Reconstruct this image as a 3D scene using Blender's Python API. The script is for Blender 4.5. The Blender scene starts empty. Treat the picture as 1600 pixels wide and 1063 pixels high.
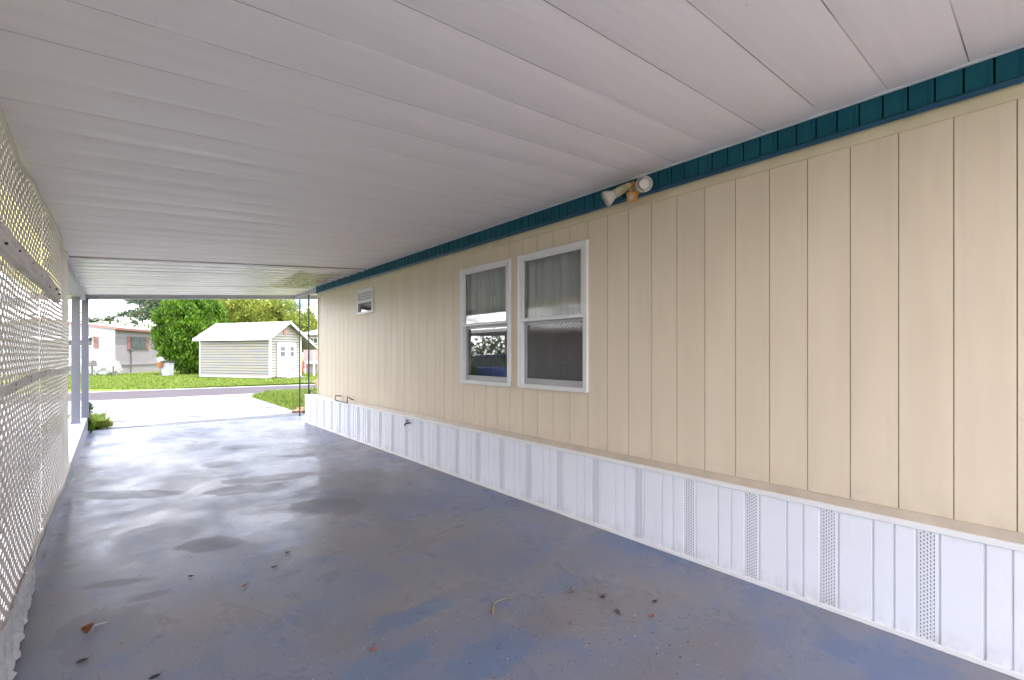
import bpy, math, random
import numpy as np
from mathutils import Vector, Matrix
R = math.radians
random.seed(7); rng = np.random.default_rng(7)
sc = bpy.context.scene
COL = sc.collection

# ---------------------------------------------------------------- camera, sky, sun, exposure
YAW = math.atan(619/717.0)
CAMH = 1.5
cd = bpy.data.cameras.new("camera"); cam = bpy.data.objects.new("camera", cd); COL.objects.link(cam)
cd.sensor_width = 36; cd.lens = 36*717/1600.0; cd.shift_y = 22.5/1600; cd.clip_start = .05; cd.clip_end = 1000
cam.location = (0, 0, CAMH); cam.rotation_euler = (R(90), 0, -YAW)
sc.camera = cam
SUN_DIR = Vector((.45, -.89, 0)).normalized()*math.cos(R(74)) + Vector((0, 0, math.sin(R(74))))
w = bpy.data.worlds.new("World"); sc.world = w; w.use_nodes = True
nt = w.node_tree; nt.nodes.clear()
def wn(t): return nt.nodes.new(t)
sky = wn('ShaderNodeTexSky'); sky.sky_type = 'NISHITA'; sky.sun_disc = False
sky.sun_elevation = R(74); sky.sun_rotation = math.atan2(SUN_DIR.x, SUN_DIR.y)
sky.air_density = 1.0; sky.dust_density = 1.5
tc = wn('ShaderNodeTexCoord'); mp = wn('ShaderNodeMapping'); mp.inputs['Scale'].default_value = (1.6, 1.6, 5.5)
nz = wn('ShaderNodeTexNoise'); nz.inputs['Scale'].default_value = 2.3; nz.inputs['Detail'].default_value = 7; nz.inputs['Roughness'].default_value = .55
rp = wn('ShaderNodeValToRGB'); rp.color_ramp.elements[0].position = .30; rp.color_ramp.elements[1].position = .50
nz2 = wn('ShaderNodeTexNoise'); nz2.inputs['Scale'].default_value = 4.0; nz2.inputs['Detail'].default_value = 5
cr = wn('ShaderNodeValToRGB'); cr.color_ramp.elements[0].color = (.95, 1.15, 1.45, 1); cr.color_ramp.elements[1].color = (14, 14, 14.4, 1)
cr.color_ramp.elements[0].position = .385; cr.color_ramp.elements[1].position = .47
mx = wn('ShaderNodeMix'); mx.data_type = 'RGBA'
bg = wn('ShaderNodeBackground'); bg.inputs['Strength'].default_value = .15
out = wn('ShaderNodeOutputWorld')
L = nt.links.new
L(tc.outputs['Generated'], mp.inputs[0]); L(mp.outputs[0], nz.inputs[0]); L(mp.outputs[0], nz2.inputs[0])
L(nz.outputs[0], rp.inputs[0]); L(nz2.outputs[0], cr.inputs[0])
sx = wn('ShaderNodeSeparateXYZ'); L(tc.outputs['Generated'], sx.inputs[0])
el = wn('ShaderNodeMapRange'); el.inputs[1].default_value = .30; el.inputs[2].default_value = .75; el.inputs[3].default_value = 1.0; el.inputs[4].default_value = .12; L(sx.outputs[2], el.inputs[0])
cm = wn('ShaderNodeMath'); cm.operation = 'MULTIPLY'; L(rp.outputs[0], cm.inputs[0]); L(el.outputs[0], cm.inputs[1]); L(cm.outputs[0], mx.inputs[0]); L(sky.outputs[0], mx.inputs[6]); L(cr.outputs[0], mx.inputs[7])
L(mx.outputs[2], bg.inputs[0]); L(bg.outputs[0], out.inputs[0])
sd = bpy.data.lights.new("sun", 'SUN'); sd.energy = 2.0; sd.angle = R(.5); sd.color = (1, .96, .9)
so = bpy.data.objects.new("sun", sd); COL.objects.link(so); so.rotation_euler = SUN_DIR.to_track_quat('Z', 'Y').to_euler(); so.location = (0, 0, 30)
vs = sc.view_settings; vs.view_transform = 'Standard'; vs.look = 'None'; vs.gamma = 1; vs.use_curve_mapping = False
vs.exposure = 2.25
sc.cycles.max_bounces = 10; sc.cycles.diffuse_bounces = 6; sc.cycles.use_denoising = True
sc.cycles.sample_clamp_indirect = 8; sc.cycles.transparent_max_bounces = 16

# ---------------------------------------------------------------- helpers
SN, CS = math.sin(YAW), math.cos(YAW)
D = Vector((SN, CS, 0)); U = Vector((CS, -SN, 0))
def V(px, d, z=0.0):                       # a bearing and a distance ahead -> world point
    u = (px-800)/717.0*d
    return Vector((u*CS + d*SN, -u*SN + d*CS, z))
def G(px, py, z=0.0):                      # where a sight line meets height z
    return V(px, 717*(CAMH-z)/(py-554.0), z)

class MB:
    def __init__(s): s.v = []; s.f = []; s.m = []
    def face(s, pts, m=0):
        n = len(s.v); s.v += [tuple(p) for p in pts]; s.f.append(tuple(range(n, n+len(pts)))); s.m.append(m)
    def box(s, x0, x1, y0, y1, z0, z1, m=0, M=None):
        p = [(x0,y0,z0),(x1,y0,z0),(x1,y1,z0),(x0,y1,z0),(x0,y0,z1),(x1,y0,z1),(x1,y1,z1),(x0,y1,z1)]
        s.hexa(p, m, M)
    def hexa(s, p, m=0, M=None):
        if M is not None: p = [tuple(M @ Vector(q)) for q in p]
        n = len(s.v); s.v += [tuple(q) for q in p]
        for f in ((3,2,1,0),(4,5,6,7),(0,1,5,4),(1,2,6,5),(2,3,7,6),(3,0,4,7)):
            s.f.append(tuple(n+i for i in f)); s.m.append(m)
    def tube(s, path, r, n=10, m=0, caps=True):
        path = [Vector(p) for p in path]; rr = r if isinstance(r, (list, tuple)) else [r]*len(path)
        rings = []; up = None
        for i, p in enumerate(path):
            t = (path[min(i+1, len(path)-1)] - path[max(i-1, 0)])
            if t.length < 1e-9: t = Vector((0,0,1))
            t.normalize()
            a = Vector((0,0,1)) if abs(t.z) < .9 else Vector((1,0,0))
            if up is not None: a = up
            x = t.cross(a)
            if x.length < 1e-4: x = t.cross(Vector((0,1,0)))
            x.normalize(); y = x.cross(t).normalized(); up = y
            base = len(s.v)
            for k in range(n):
                an = 2*math.pi*k/n
                s.v.append(tuple(p + (x*math.cos(an) + y*math.sin(an))*rr[i]))
            rings.append(base)
        for a, b in zip(rings, rings[1:]):
            for k in range(n):
                s.f.append((a+k, a+(k+1)%n, b+(k+1)%n, b+k)); s.m.append(m)
        if caps:
            s.f.append(tuple(rings[0]+k for k in range(n))[::-1]); s.m.append(m)
            s.f.append(tuple(rings[-1]+k for k in range(n))); s.m.append(m)
    def build(s, name, mats, parent=None, smooth=False, bevel=0, **tags):
        me = bpy.data.meshes.new(name); me.from_pydata(s.v, [], s.f)
        for m in (mats if isinstance(mats, (list, tuple)) else [mats]): me.materials.append(m)
        me.polygons.foreach_set('material_index', s.m)
        if smooth: me.polygons.foreach_set('use_smooth', [True]*len(s.f))
        me.update()
        o = bpy.data.objects.new(name, me); COL.objects.link(o)
        if bevel:
            import bmesh
            bm = bmesh.new(); bm.from_mesh(me); bmesh.ops.remove_doubles(bm, verts=bm.verts, dist=1e-5); bm.to_mesh(me); bm.free()
            b = o.modifiers.new('bevel', 'BEVEL'); b.width = bevel; b.segments = 2; b.limit_method = 'ANGLE'; b.angle_limit = R(40)
        if parent is not None:
            o.parent = parent; o.matrix_parent_inverse = Matrix.Translation(-parent.location) if parent.type == 'EMPTY' and parent.rotation_euler.z == 0 else parent.matrix_basis.inverted()
        for k, v in tags.items(): o[k] = v
        return o
def thing(name, loc, label, category, group=None):
    o = bpy.data.objects.new(name, None); COL.objects.link(o); o.location = loc; o.empty_display_size = .2
    o['label'] = label; o['category'] = category
    if group: o['group'] = group
    return o

def mat(name, col, rough=.6, spec=.5, metal=0, var=.0, vscale=4, stretch=(1,1,1), col2=None, bump=0, bscale=60, rvar=0, detail=5, coat=0):
    m = bpy.data.materials.new(name); m.use_nodes = True; t = m.node_tree; b = t.nodes['Principled BSDF']
    b.inputs['Base Color'].default_value = (*col, 1); b.inputs['Roughness'].default_value = rough
    b.inputs['Metallic'].default_value = metal; b.inputs['Specular IOR Level'].default_value = spec
    b.inputs['Coat Weight'].default_value = coat
    g = t.nodes.new('ShaderNodeNewGeometry'); mpn = t.nodes.new('ShaderNodeMapping'); mpn.inputs['Scale'].default_value = stretch
    t.links.new(g.outputs['Position'], mpn.inputs[0])
    if col2 or var or rvar:
        n = t.nodes.new('ShaderNodeTexNoise'); n.inputs['Scale'].default_value = vscale; n.inputs['Detail'].default_value = detail
        t.links.new(mpn.outputs[0], n.inputs[0])
        r = t.nodes.new('ShaderNodeValToRGB'); r.color_ramp.elements[0].position = .3; r.color_ramp.elements[1].position = .7
        c2 = col2 or tuple(min(1, c*(1-var)) for c in col)
        r.color_ramp.elements[0].color = (*c2, 1); r.color_ramp.elements[1].color = (*col, 1)
        t.links.new(n.outputs[0], r.inputs[0]); t.links.new(r.outputs[0], b.inputs['Base Color'])
        if rvar:
            mr = t.nodes.new('ShaderNodeMapRange'); mr.inputs[1].default_value = .3; mr.inputs[2].default_value = .7
            mr.inputs[3].default_value = rough-rvar; mr.inputs[4].default_value = rough+rvar
            t.links.new(n.outputs[0], mr.inputs[0]); t.links.new(mr.outputs[0], b.inputs['Roughness'])
    if bump:
        n2 = t.nodes.new('ShaderNodeTexNoise'); n2.inputs['Scale'].default_value = bscale; n2.inputs['Detail'].default_value = 4
        t.links.new(mpn.outputs[0], n2.inputs[0])
        bn = t.nodes.new('ShaderNodeBump'); bn.inputs['Strength'].default_value = bump; bn.inputs['Distance'].default_value = .01
        t.links.new(n2.outputs[0], bn.inputs['Height']); t.links.new(bn.outputs[0], b.inputs['Normal'])
    return m

# node shorthand for hand-made materials
class NT:
    def __init__(s, m): s.t = m.node_tree; s.b = s.t.nodes['Principled BSDF']
    def n(s, t, **k):
        x = s.t.nodes.new(t)
        for a, v in k.items(): setattr(x, a, v)
        return x
    def l(s, a, b): s.t.links.new(a, b)
    def val(s, x, i, v):
        if hasattr(v, 'links') or hasattr(v, 'is_linked'): s.l(v, x.inputs[i])
        else: x.inputs[i].default_value = v
    def math(s, op, a, b=0.0, c=None, clamp=False):
        x = s.n('ShaderNodeMath', operation=op); x.use_clamp = clamp; s.val(x, 0, a); s.val(x, 1, b)
        if c is not None: s.val(x, 2, c)
        return x.outputs[0]
    def noise(s, vec, scale, detail=4, rough=.5, dist=0):
        x = s.n('ShaderNodeTexNoise'); s.l(vec, x.inputs[0]); x.inputs['Scale'].default_value = scale
        x.inputs['Detail'].default_value = detail; x.inputs['Roughness'].default_value = rough; x.inputs['Distortion'].default_value = dist
        return x.outputs[0]
    def mapr(s, v, a, b, c=0., d=1., smooth=False):
        x = s.n('ShaderNodeMapRange'); x.interpolation_type = 'SMOOTHSTEP' if smooth else 'LINEAR'; s.val(x, 0, v)
        for i, q in enumerate((a, b, c, d)): x.inputs[i+1].default_value = q
        return x.outputs[0]
    def mix(s, f, a, b):
        x = s.n('ShaderNodeMix', data_type='RGBA'); s.val(x, 0, f)
        for i, q in ((6, a), (7, b)):
            if isinstance(q, tuple): x.inputs[i].default_value = (*q, 1)
            else: s.l(q, x.inputs[i])
        return x.outputs[2]
    def pos(s, scale=(1,1,1)):
        g = s.n('ShaderNodeNewGeometry')
        if scale == (1,1,1): return g.outputs['Position']
        m = s.n('ShaderNodeMapping'); m.inputs['Scale'].default_value = scale; s.l(g.outputs['Position'], m.inputs[0]); return m.outputs[0]
    def bump(s, h, st, dist=.01):
        x = s.n('ShaderNodeBump'); x.inputs['Strength'].default_value = st; x.inputs['Distance'].default_value = dist
        s.l(h, x.inputs['Height']); s.l(x.outputs[0], s.b.inputs['Normal'])
def newmat(name, rough=.6):
    m = bpy.data.materials.new(name); m.use_nodes = True; q = NT(m); q.b.inputs['Roughness'].default_value = rough
    return m, q

# ---------------------------------------------------------------- ground materials
def slab_material():
    m, q = newmat('painted_slab'); P = q.pos()
    sep = q.n('ShaderNodeSeparateXYZ'); q.l(P, sep.inputs[0]); X, Y = sep.outputs[0], sep.outputs[1]
    big = q.noise(P, .9, 5, .55, .6); med = q.noise(P, 3.2, 6, .6, .4); fine = q.noise(P, 45, 4, .6); wide = q.noise(P, .45, 3)
    c = q.mix(q.mapr(big, .34, .66, 0, 1, True), (.195, .21, .28), (.235, .23, .255))
    c = q.mix(q.mapr(med, .47, .70, 0, .6, True), c, (.15, .195, .33))
    c = q.mix(q.mapr(wide, .52, .66, 0, .6, True), c, (.25, .22, .215))
    # worn, scuffed patches where dusty concrete shows through the paint
    worn = None
    for (px, py, rx, ry) in ((1130, 1010, .34, .20), (850, 975, .20, .14), (1010, 1055, .28, .14), (560, 985, .25, .12)):
        g = G(px, py)
        dx = q.math('DIVIDE', q.math('SUBTRACT', X, g.x), rx); dy = q.math('DIVIDE', q.math('SUBTRACT', Y, g.y), ry)
        d = q.math('SQRT', q.math('ADD', q.math('MULTIPLY', dx, dx), q.math('MULTIPLY', dy, dy)))
        e = q.mapr(q.math('ADD', d, q.mapr(q.noise(P, 7, 5), .3, .7, -.4, .4)), .35, 1.5, 1, 0, True)
        worn = e if worn is None else q.math('MAXIMUM', worn, e)
    scratch = q.mapr(q.noise(P, 130, 5, .75, 1.2), .57, .66)
    c = q.mix(q.math('MULTIPLY', worn, .45), c, (.185, .165, .165))
    c = q.mix(q.math('MULTIPLY', q.math('MULTIPLY', scratch, q.math('ADD', worn, .1)), .55), c, (.42, .40, .40))
    c = q.mix(q.mapr(q.noise(P, 150, 2), .655, .69, 0, .8), c, (.48, .45, .40))
    c = q.mix(q.mapr(fine, .35, .3, 0, .35), c, (.09, .08, .08))
    vo = q.n('ShaderNodeTexVoronoi', feature='DISTANCE_TO_EDGE'); vo.inputs['Scale'].default_value = .38
    dn = q.n('ShaderNodeVectorMath', operation='ADD'); nn = q.n('ShaderNodeTexNoise'); nn.inputs['Scale'].default_value = 2.2; nn.inputs['Detail'].default_value = 6; q.l(P, nn.inputs[0]); q.l(P, dn.inputs[0]); q.l(nn.outputs[1], dn.inputs[1]); q.l(dn.outputs[0], vo.inputs[0])
    crack = q.math('MULTIPLY', q.mapr(vo.outputs[0], .0012, .004, .32, 0), q.mapr(q.noise(P, .8, 2), .48, .56))
    c = q.mix(crack, c, (.07, .07, .09))
    c = q.mix(q.mapr(q.noise(q.pos((1, .25, 1)), 14, 5, .7), .60, .72, 0, .22), c, (.27, .26, .28))
    c = q.mix(q.mapr(q.noise(q.pos((1.03,.97,1)), 110, 2), .66, .70, 0, .8), c, (.05, .05, .06))
    blue = None
    for (px, py, rx, ry) in ((760, 1020, .30, .17), (600, 1040, .28, .14), (1390, 1040, .22, .3), (1010, 850, .25, .4), (640, 960, .3, .1)):
        g = G(px, py)
        dx = q.math('DIVIDE', q.math('SUBTRACT', X, g.x), rx); dy = q.math('DIVIDE', q.math('SUBTRACT', Y, g.y), ry)
        d = q.math('SQRT', q.math('ADD', q.math('MULTIPLY', dx, dx), q.math('MULTIPLY', dy, dy)))
        e = q.mapr(q.math('ADD', d, q.mapr(q.noise(P, 5, 5), .3, .7, -.45, .45)), .6, 1.2, 1, 0, True)
        blue = e if blue is None else q.math('MAXIMUM', blue, e)
    c = q.mix(q.math('MULTIPLY', blue, .6), c, (.13, .185, .31))
    # dull dried-out spots in the gloss paint
    dull = None
    for (px, py, rx, ry, rot) in ((505, 791, .30, .13, .1), (545, 794, .20, .10, 0), (262, 690, .22, .09, .2), (405, 697, .55, .12, .35), (348, 725, .25, .12, 0),
                             (420, 748, .55, .10, .4), (190, 773, .55, .09, .05), (385, 765, .4, .12, .2), (470, 712, .3, .06, .2),
                             (330, 850, .22, .08, .1), (184, 912, .22, .035, .3), (236, 931, .10, .03, .5), (148, 700, .2, .3, 0), (205, 663, .5, .05, 0)):
        g = G(px, py); ca, sa = math.cos(rot-YAW), math.sin(rot-YAW)
        ux = q.math('SUBTRACT', X, g.x); uy = q.math('SUBTRACT', Y, g.y)
        a = q.math('DIVIDE', q.math('ADD', q.math('MULTIPLY', ux, ca), q.math('MULTIPLY', uy, sa)), rx)
        b = q.math('DIVIDE', q.math('SUBTRACT', q.math('MULTIPLY', uy, ca), q.math('MULTIPLY', ux, sa)), ry*1.8)
        d = q.math('ADD', q.math('MULTIPLY', a, a), q.math('MULTIPLY', b, b))
        e = q.mapr(q.math('ADD', d, q.mapr(q.noise(P, 4, 3), .3, .7, -.55, .55)), .75, 1.25, 1, 0, True)
        dull = e if dull is None else q.math('MAXIMUM', dull, e)
    c = q.mix(q.math('MULTIPLY', dull, .55), c, (.150, .145, .165))
    q.l(c, q.b.inputs['Base Color'])
    r = q.mapr(q.noise(P, 1.7, 6, .6, .8), .35, .65, .20, .42)
    r = q.math('ADD', r, q.math('MULTIPLY', q.math('MAXIMUM', dull, q.math('MULTIPLY', worn, .6)), .16))
    # dusty floor paint: a diffuse coat under a thin sheen that never becomes a full mirror
    df = q.n('ShaderNodeBsdfDiffuse'); gl = q.n('ShaderNodeBsdfGlossy'); ms = q.n('ShaderNodeMixShader')
    q.l(c, df.inputs[0]); q.l(r, gl.inputs['Roughness']); gl.inputs[0].default_value = (.93, .94, 1, 1)
    g = q.n('ShaderNodeNewGeometry'); dp = q.n('ShaderNodeVectorMath', operation='DOT_PRODUCT'); q.l(g.outputs['Incoming'], dp.inputs[0]); q.l(g.outputs['Normal'], dp.inputs[1])
    om = q.math('SUBTRACT', 1.0, q.math('ABSOLUTE', dp.outputs['Value']))
    amt = q.mapr(q.noise(q.pos((1, .55, 1)), 1.3, 5, .58, .5), .30, .66, .08, .32)
    q.l(q.math('MULTIPLY_ADD', q.math('POWER', om, 3.2), amt, .03), ms.inputs[0])
    q.l(df.outputs[0], ms.inputs[1]); q.l(gl.outputs[0], ms.inputs[2])
    o_ = [n for n in q.t.nodes if n.type == 'OUTPUT_MATERIAL'][0]; q.l(ms.outputs[0], o_.inputs[0])
    wv = q.noise(P, 2.6, 3, .5, .5)
    h = q.math('ADD', q.math('MULTIPLY', wv, 1.0), q.math('MULTIPLY', fine, .02))
    h = q.math('SUBTRACT', h, q.math('MULTIPLY', dull, .03))
    bp = q.n('ShaderNodeBump'); bp.inputs['Strength'].default_value = .2; bp.inputs['Distance'].default_value = .02; q.l(h, bp.inputs['Height']); q.l(bp.outputs[0], df.inputs['Normal']); q.l(bp.outputs[0], gl.inputs['Normal'])
    return m
M = {}
M['slab'] = slab_material()
def concrete():
    m, q = newmat('sunlit_concrete', .9); P = q.pos(); q.b.inputs['Specular IOR Level'].default_value = .15
    c = q.mix(q.mapr(q.noise(P, 1.1, 6, .6), .35, .65, 0, 1, True), (.20, .20, .205), (.27, .265, .265))
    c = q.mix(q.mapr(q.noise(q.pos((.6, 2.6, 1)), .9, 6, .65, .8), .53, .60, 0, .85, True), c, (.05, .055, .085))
    sp = q.n('ShaderNodeSeparateXYZ'); q.l(P, sp.inputs[0]); stn = None
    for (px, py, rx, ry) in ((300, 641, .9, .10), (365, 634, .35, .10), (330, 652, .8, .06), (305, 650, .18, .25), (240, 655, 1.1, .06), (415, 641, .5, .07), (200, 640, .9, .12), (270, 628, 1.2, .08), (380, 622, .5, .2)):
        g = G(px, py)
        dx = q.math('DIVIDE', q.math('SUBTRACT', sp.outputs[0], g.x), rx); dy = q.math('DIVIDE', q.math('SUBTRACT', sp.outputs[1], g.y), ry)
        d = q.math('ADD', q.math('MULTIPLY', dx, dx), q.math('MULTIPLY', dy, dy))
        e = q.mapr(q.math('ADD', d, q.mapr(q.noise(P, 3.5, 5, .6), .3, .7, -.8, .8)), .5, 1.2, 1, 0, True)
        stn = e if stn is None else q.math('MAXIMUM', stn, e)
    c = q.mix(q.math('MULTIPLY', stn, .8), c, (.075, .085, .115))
    v = q.n('ShaderNodeTexVoronoi', feature='DISTANCE_TO_EDGE'); v.inputs['Scale'].default_value = .55
    dn = q.n('ShaderNodeVectorMath', operation='ADD'); nn = q.n('ShaderNodeTexNoise'); nn.inputs['Scale'].default_value = 1.5; q.l(P, nn.inputs[0])
    q.l(P, dn.inputs[0]); q.l(nn.outputs[1], dn.inputs[1]); q.l(dn.outputs[0], v.inputs[0])
    c = q.mix(q.mapr(v.outputs[0], .008, .02, .7, 0), c, (.16, .14, .15))
    q.l(c, q.b.inputs['Base Color']); q.bump(q.noise(P, 40, 4), .3); return m
M['concrete'] = concrete()
M['kerb_paint'] = mat('kerb_white', (.60, .60, .63), .6, var=.25, vscale=3, bump=.2, bscale=40)
M['kerb_grey'] = mat('kerb_grey_paint', (.19, .195, .25), .32, var=.35, vscale=2.5, bump=.2, bscale=30)
M['road'] = mat('asphalt', (.05, .043, .052), .9, spec=.1, col2=(.085, .072, .080), vscale=1.3, stretch=(.25, 2.5, 1), bump=.4, bscale=80)
M['grass'] = mat('lawn', (.080, .125, .014), .9, col2=(.135, .155, .028), vscale=1.6, bump=.8, bscale=45, spec=.1)
M['blade'] = mat('grass_blade', (.085, .15, .016), .7, col2=(.16, .19, .035), vscale=2.2, spec=.2)
M['brick'] = mat('red_brick_dirt', (.33, .17, .12), .9, col2=(.24, .15, .10), vscale=9, bump=.5)

# ---------------------------------------------------------------- ground
def sheet(name, pts, z, m, kind='structure', thick=0, **tags):
    b = MB()
    b.face([(p[0], p[1], z) for p in pts])
    if thick:
        n = len(pts)
        for i in range(n):
            p, r_ = pts[i], pts[(i+1) % n]; b.face([(p[0],p[1],z-thick),(r_[0],r_[1],z-thick),(r_[0],r_[1],z),(p[0],p[1],z)])
    return b.build(name, m, kind=kind, **tags)
sheet('ground', [(-400,-400),(400,-400),(400,400),(-400,400)], -.075, M['grass'])
sheet('carport_floor', [(-.42,-6),(3.9,-6),(3.9,11.85),(-.42,12.25)], 0.0, M['slab'], thick=.07)
# driveway in front of the slab, widening a little to the road
sheet('driveway', [(-4.2,12.7),(-.42,12.259),(3.7,11.864),(3.62,13.0),(3.62,18.4),(4.5,19.95),(-4.2,20.6)], -.012, M['concrete'], thick=.05)
sheet('road', [(-150, 20.7+9.0),(-4.2,20.62),(4.5,19.97),(150,8.9),(150,13.5),(7.9,24.1),(-1.5,25.2),(-150,36)], -.03, M['road'])
sheet('road_edge', [(-150,36.02),(-1.5,25.22),(7.9,24.12),(150,13.52),(150,13.75),(7.9,24.35),(-1.5,25.45),(-150,36.25)], -.026, M['kerb_paint'])
sheet('walkway', [(-1.75,-6),(-.68,-6),(-.68,12.1),(-.5,12.66),(-1.75,12.66)], -.02, M['concrete'])
sheet('back_yard_paving', [(-.42,-16),(3.9,-16),(3.9,-6.02),(-.42,-6.02)], -.02, M['concrete'])
p1 = [V(468,25.5),V(505,25.5),V(520,27.0),V(466,27.2)]
sheet('garden_path', p1, -.05, M['concrete'])
# kerb that carries the lattice: grey painted inner face, white top, rising a little along the slab
b = MB(); ys = [-6, 0, 3, 5, 7, 9, 11, 12.2]; zt = lambda y: .13 + .015*max(0, y-2)+ (.0 if y < 8 else .012*(y-8))
for a, c in zip(ys, ys[1:]):
    za, zc = zt(a), zt(c)
    b.hexa([(-.66,a,-.08),(-.405,a,-.08),(-.405,c,-.08),(-.66,c,-.08),(-.66,a,za),(-.405,a,za),(-.405,c,zc),(-.66,c,zc)], 0)
    b.face([(-.402,a,0),(-.402,c,0),(-.402,c,zc-.012),(-.402,a,za-.012)], 1)
b.build('kerb', [M['kerb_paint'], M['kerb_grey']], kind='structure')

# raised corner lawn beside the driveway, and its brick edge
b = MB(); nx, ny = 14, 18
def bedz(x, y): return -.02 + .10*min(1, max(0, (x-3.62)/.6)) * min(1, max(0,(y-12.9)/.5)) + .02*math.sin(x*3)*math.sin(y*2.3)
for i in range(nx):
    for j in range(ny):
        x0, x1 = 3.62+i*.45, 3.62+(i+1)*.45; y0, y1 = 12.95+j*.38, 12.95+(j+1)*.38
        f = lambda x, y: (x + (max(0, y-18.4)*.6 if x < 4.2 else 0), y - max(0, x-4.5)*0.02, bedz(x, y))
        b.face([f(x0,y0), f(x1,y0), f(x1,y1), f(x0,y1)])
b.build('lawn_patch', M['grass'], kind='structure')
t = thing('brick_edging', (3.7, 12.9, 0), 'short row of weathered red bricks along the corner of the grass patch by the driveway', 'brick edging')
b = MB()
for k in range(7):
    Mx = Matrix.Translation((3.55+k*.05+random.uniform(-.02,.02), 12.62+k*.11, .0)) @ Matrix.Rotation(R(62+random.uniform(-6,6)),4,'Z')
    b.box(-.05,.05,-.10,.10,-.02,.045+random.uniform(-.008,.012),0,Mx)
b.build('brick_row', M['brick'], t, bevel=.006)
t2 = sheet('grass_corner', [(-1.1,12.72),(-.25,12.4),(-.16,13.3),(-.55,14.9),(-1.15,15.1)], .0, M['grass'], thick=.04)

# grass blades (stuff)
def blades(name, n, sampler, h=(.04,.11), wd=.012):
    P = np.array([sampler() for _ in range(n)]); H = rng.uniform(h[0], h[1], n); A = rng.uniform(0, 2*np.pi, n); lean = rng.normal(0, .35, (n, 2))*H[:,None]
    v = np.zeros((n, 3, 3)); dx = np.cos(A)*wd; dy = np.sin(A)*wd
    v[:,0] = P; v[:,0,0] -= dx; v[:,0,1] -= dy; v[:,1] = P; v[:,1,0] += dx; v[:,1,1] += dy; v[:,2] = P; v[:,2,2] += H; v[:,2,0] += lean[:,0]; v[:,2,1] += lean[:,1]
    me = bpy.data.meshes.new(name); me.from_pydata(v.reshape(-1,3).tolist(), [], [(3*i,3*i+1,3*i+2) for i in range(n)]); me.materials.append(M['blade'])
    o = bpy.data.objects.new(name, me); COL.objects.link(o); o['kind'] = 'stuff'; return o
def s1():
    x, y = random.uniform(3.62, 8.5), random.uniform(12.95, 19.3)
    return (x + (max(0, y-18.4)*.6 if x < 4.2 else 0), y, bedz(x, y)-.005)
blades('grass', 22000, s1, (.05,.13), .01)
def s2(): return (random.uniform(-1.1,-.2), random.uniform(12.5,14.9), 0.0)
blades('grass', 3500, s2, (.05,.16), .008)
def s3():
    px = random.uniform(60, 520); d = 1075/ random.uniform(29, 52)
    p = V(px, d); return (p.x, max(p.y, 25.9-.075*p.x), -.075)
blades('grass', 26000, s3, (.04,.12), .03)

# ---------------------------------------------------------------- home: siding wall, fascia, skirting, windows
M['siding'] = None
def siding_material():
    m, q = newmat('cream_siding', .48); P = q.pos()
    c = q.mix(q.mapr(q.noise(q.pos((1, 2, .35)), 2.2, 5), .35, .65, 0, 1), (.69, .575, .435), (.74, .62, .475))
    c = q.mix(q.mapr(q.noise(P, 9, 5, .7), .66, .74, 0, .2), c, (.50, .43, .34))
    c = q.mix(q.mapr(q.noise(q.pos((1, 14, .5)), 1.0, 5, .65), .56, .72, 0, .22), c, (.55, .47, .38))
    zz = q.n('ShaderNodeSeparateXYZ'); q.l(P, zz.inputs[0])
    dirt = q.math('MULTIPLY', q.mapr(zz.outputs[2], .66, .80, 1, 0), q.mapr(q.noise(q.pos((1, 3, 2)), 4, 5, .6), .35, .7))
    c = q.mix(q.math('MULTIPLY', dirt, .35), c, (.38, .32, .27))
    q.l(c, q.b.inputs['Base Color'])
    h = q.math('ADD', q.math('MULTIPLY', q.noise(q.pos((1, 1, .6)), 190, 3, .6), .35), q.math('MULTIPLY', q.noise(q.pos((1, 3.5, .5)), 1.6, 2), 2.2))
    q.bump(h, .45, .006); return m
M['siding'] = siding_material()
M['trim'] = mat('cream_trim', (.70, .60, .41), .45, var=.12, vscale=5, bump=.15)
M['groove'] = mat('groove', (.42, .35, .25), .8, var=.3, vscale=6)
M['teal'] = mat('teal_metal', (.004, .082, .130), .5, spec=.25, col2=(.007, .108, .138), vscale=6, stretch=(1,1,.4), rvar=.1, bump=.06)
M['teal_light'] = mat('teal_moulding', (.010, .085, .155), .32, var=.25, vscale=5)
M['teal_groove'] = mat('teal_shadow_gap', (.001, .010, .014), .8, spec=.1)
M['skirt'] = mat('white_vinyl', (.80, .81, .88), .38, var=.05, vscale=3, bump=.05, bscale=25)
_q = NT(M['skirt']); _P = _q.pos(); _z = _q.n('ShaderNodeSeparateXYZ'); _q.l(_P, _z.inputs[0])
_base = _q.b.inputs['Base Color'].links[0].from_socket
_d = _q.math('MULTIPLY', _q.mapr(_z.outputs[2], .02, .13, 1, 0), _q.mapr(_q.noise(_q.pos((1, 2.5, 1.4)), 5, 6, .7), .42, .68))
_c = _q.mix(_q.math('MULTIPLY', _d, .5), _base, (.40, .36, .33))
_c = _q.mix(_q.mapr(_q.noise(_q.pos((1, 8, .7)), 2.0, 5, .7), .62, .75, 0, .25), _c, (.55, .53, .55)); _q.l(_c, _q.b.inputs['Base Color'])
M['vent_hole'] = mat('vent_hole', (.16, .16, .16), .9)
M['white'] = mat('white_enamel', (.78, .77, .77), .35, var=.05, vscale=6)
M['alu'] = mat('grey_aluminium', (.42, .41, .43), .4, metal=.3, var=.1)
M['dark'] = mat('dark_rubber', (.02, .02, .022), .6)
M['room'] = mat('room_wall', (.22, .21, .19), .8)
M['curtain'] = mat('sheer_curtain', (.62, .63, .60), .8, var=.1, vscale=3, stretch=(1,6,.3))
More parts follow.
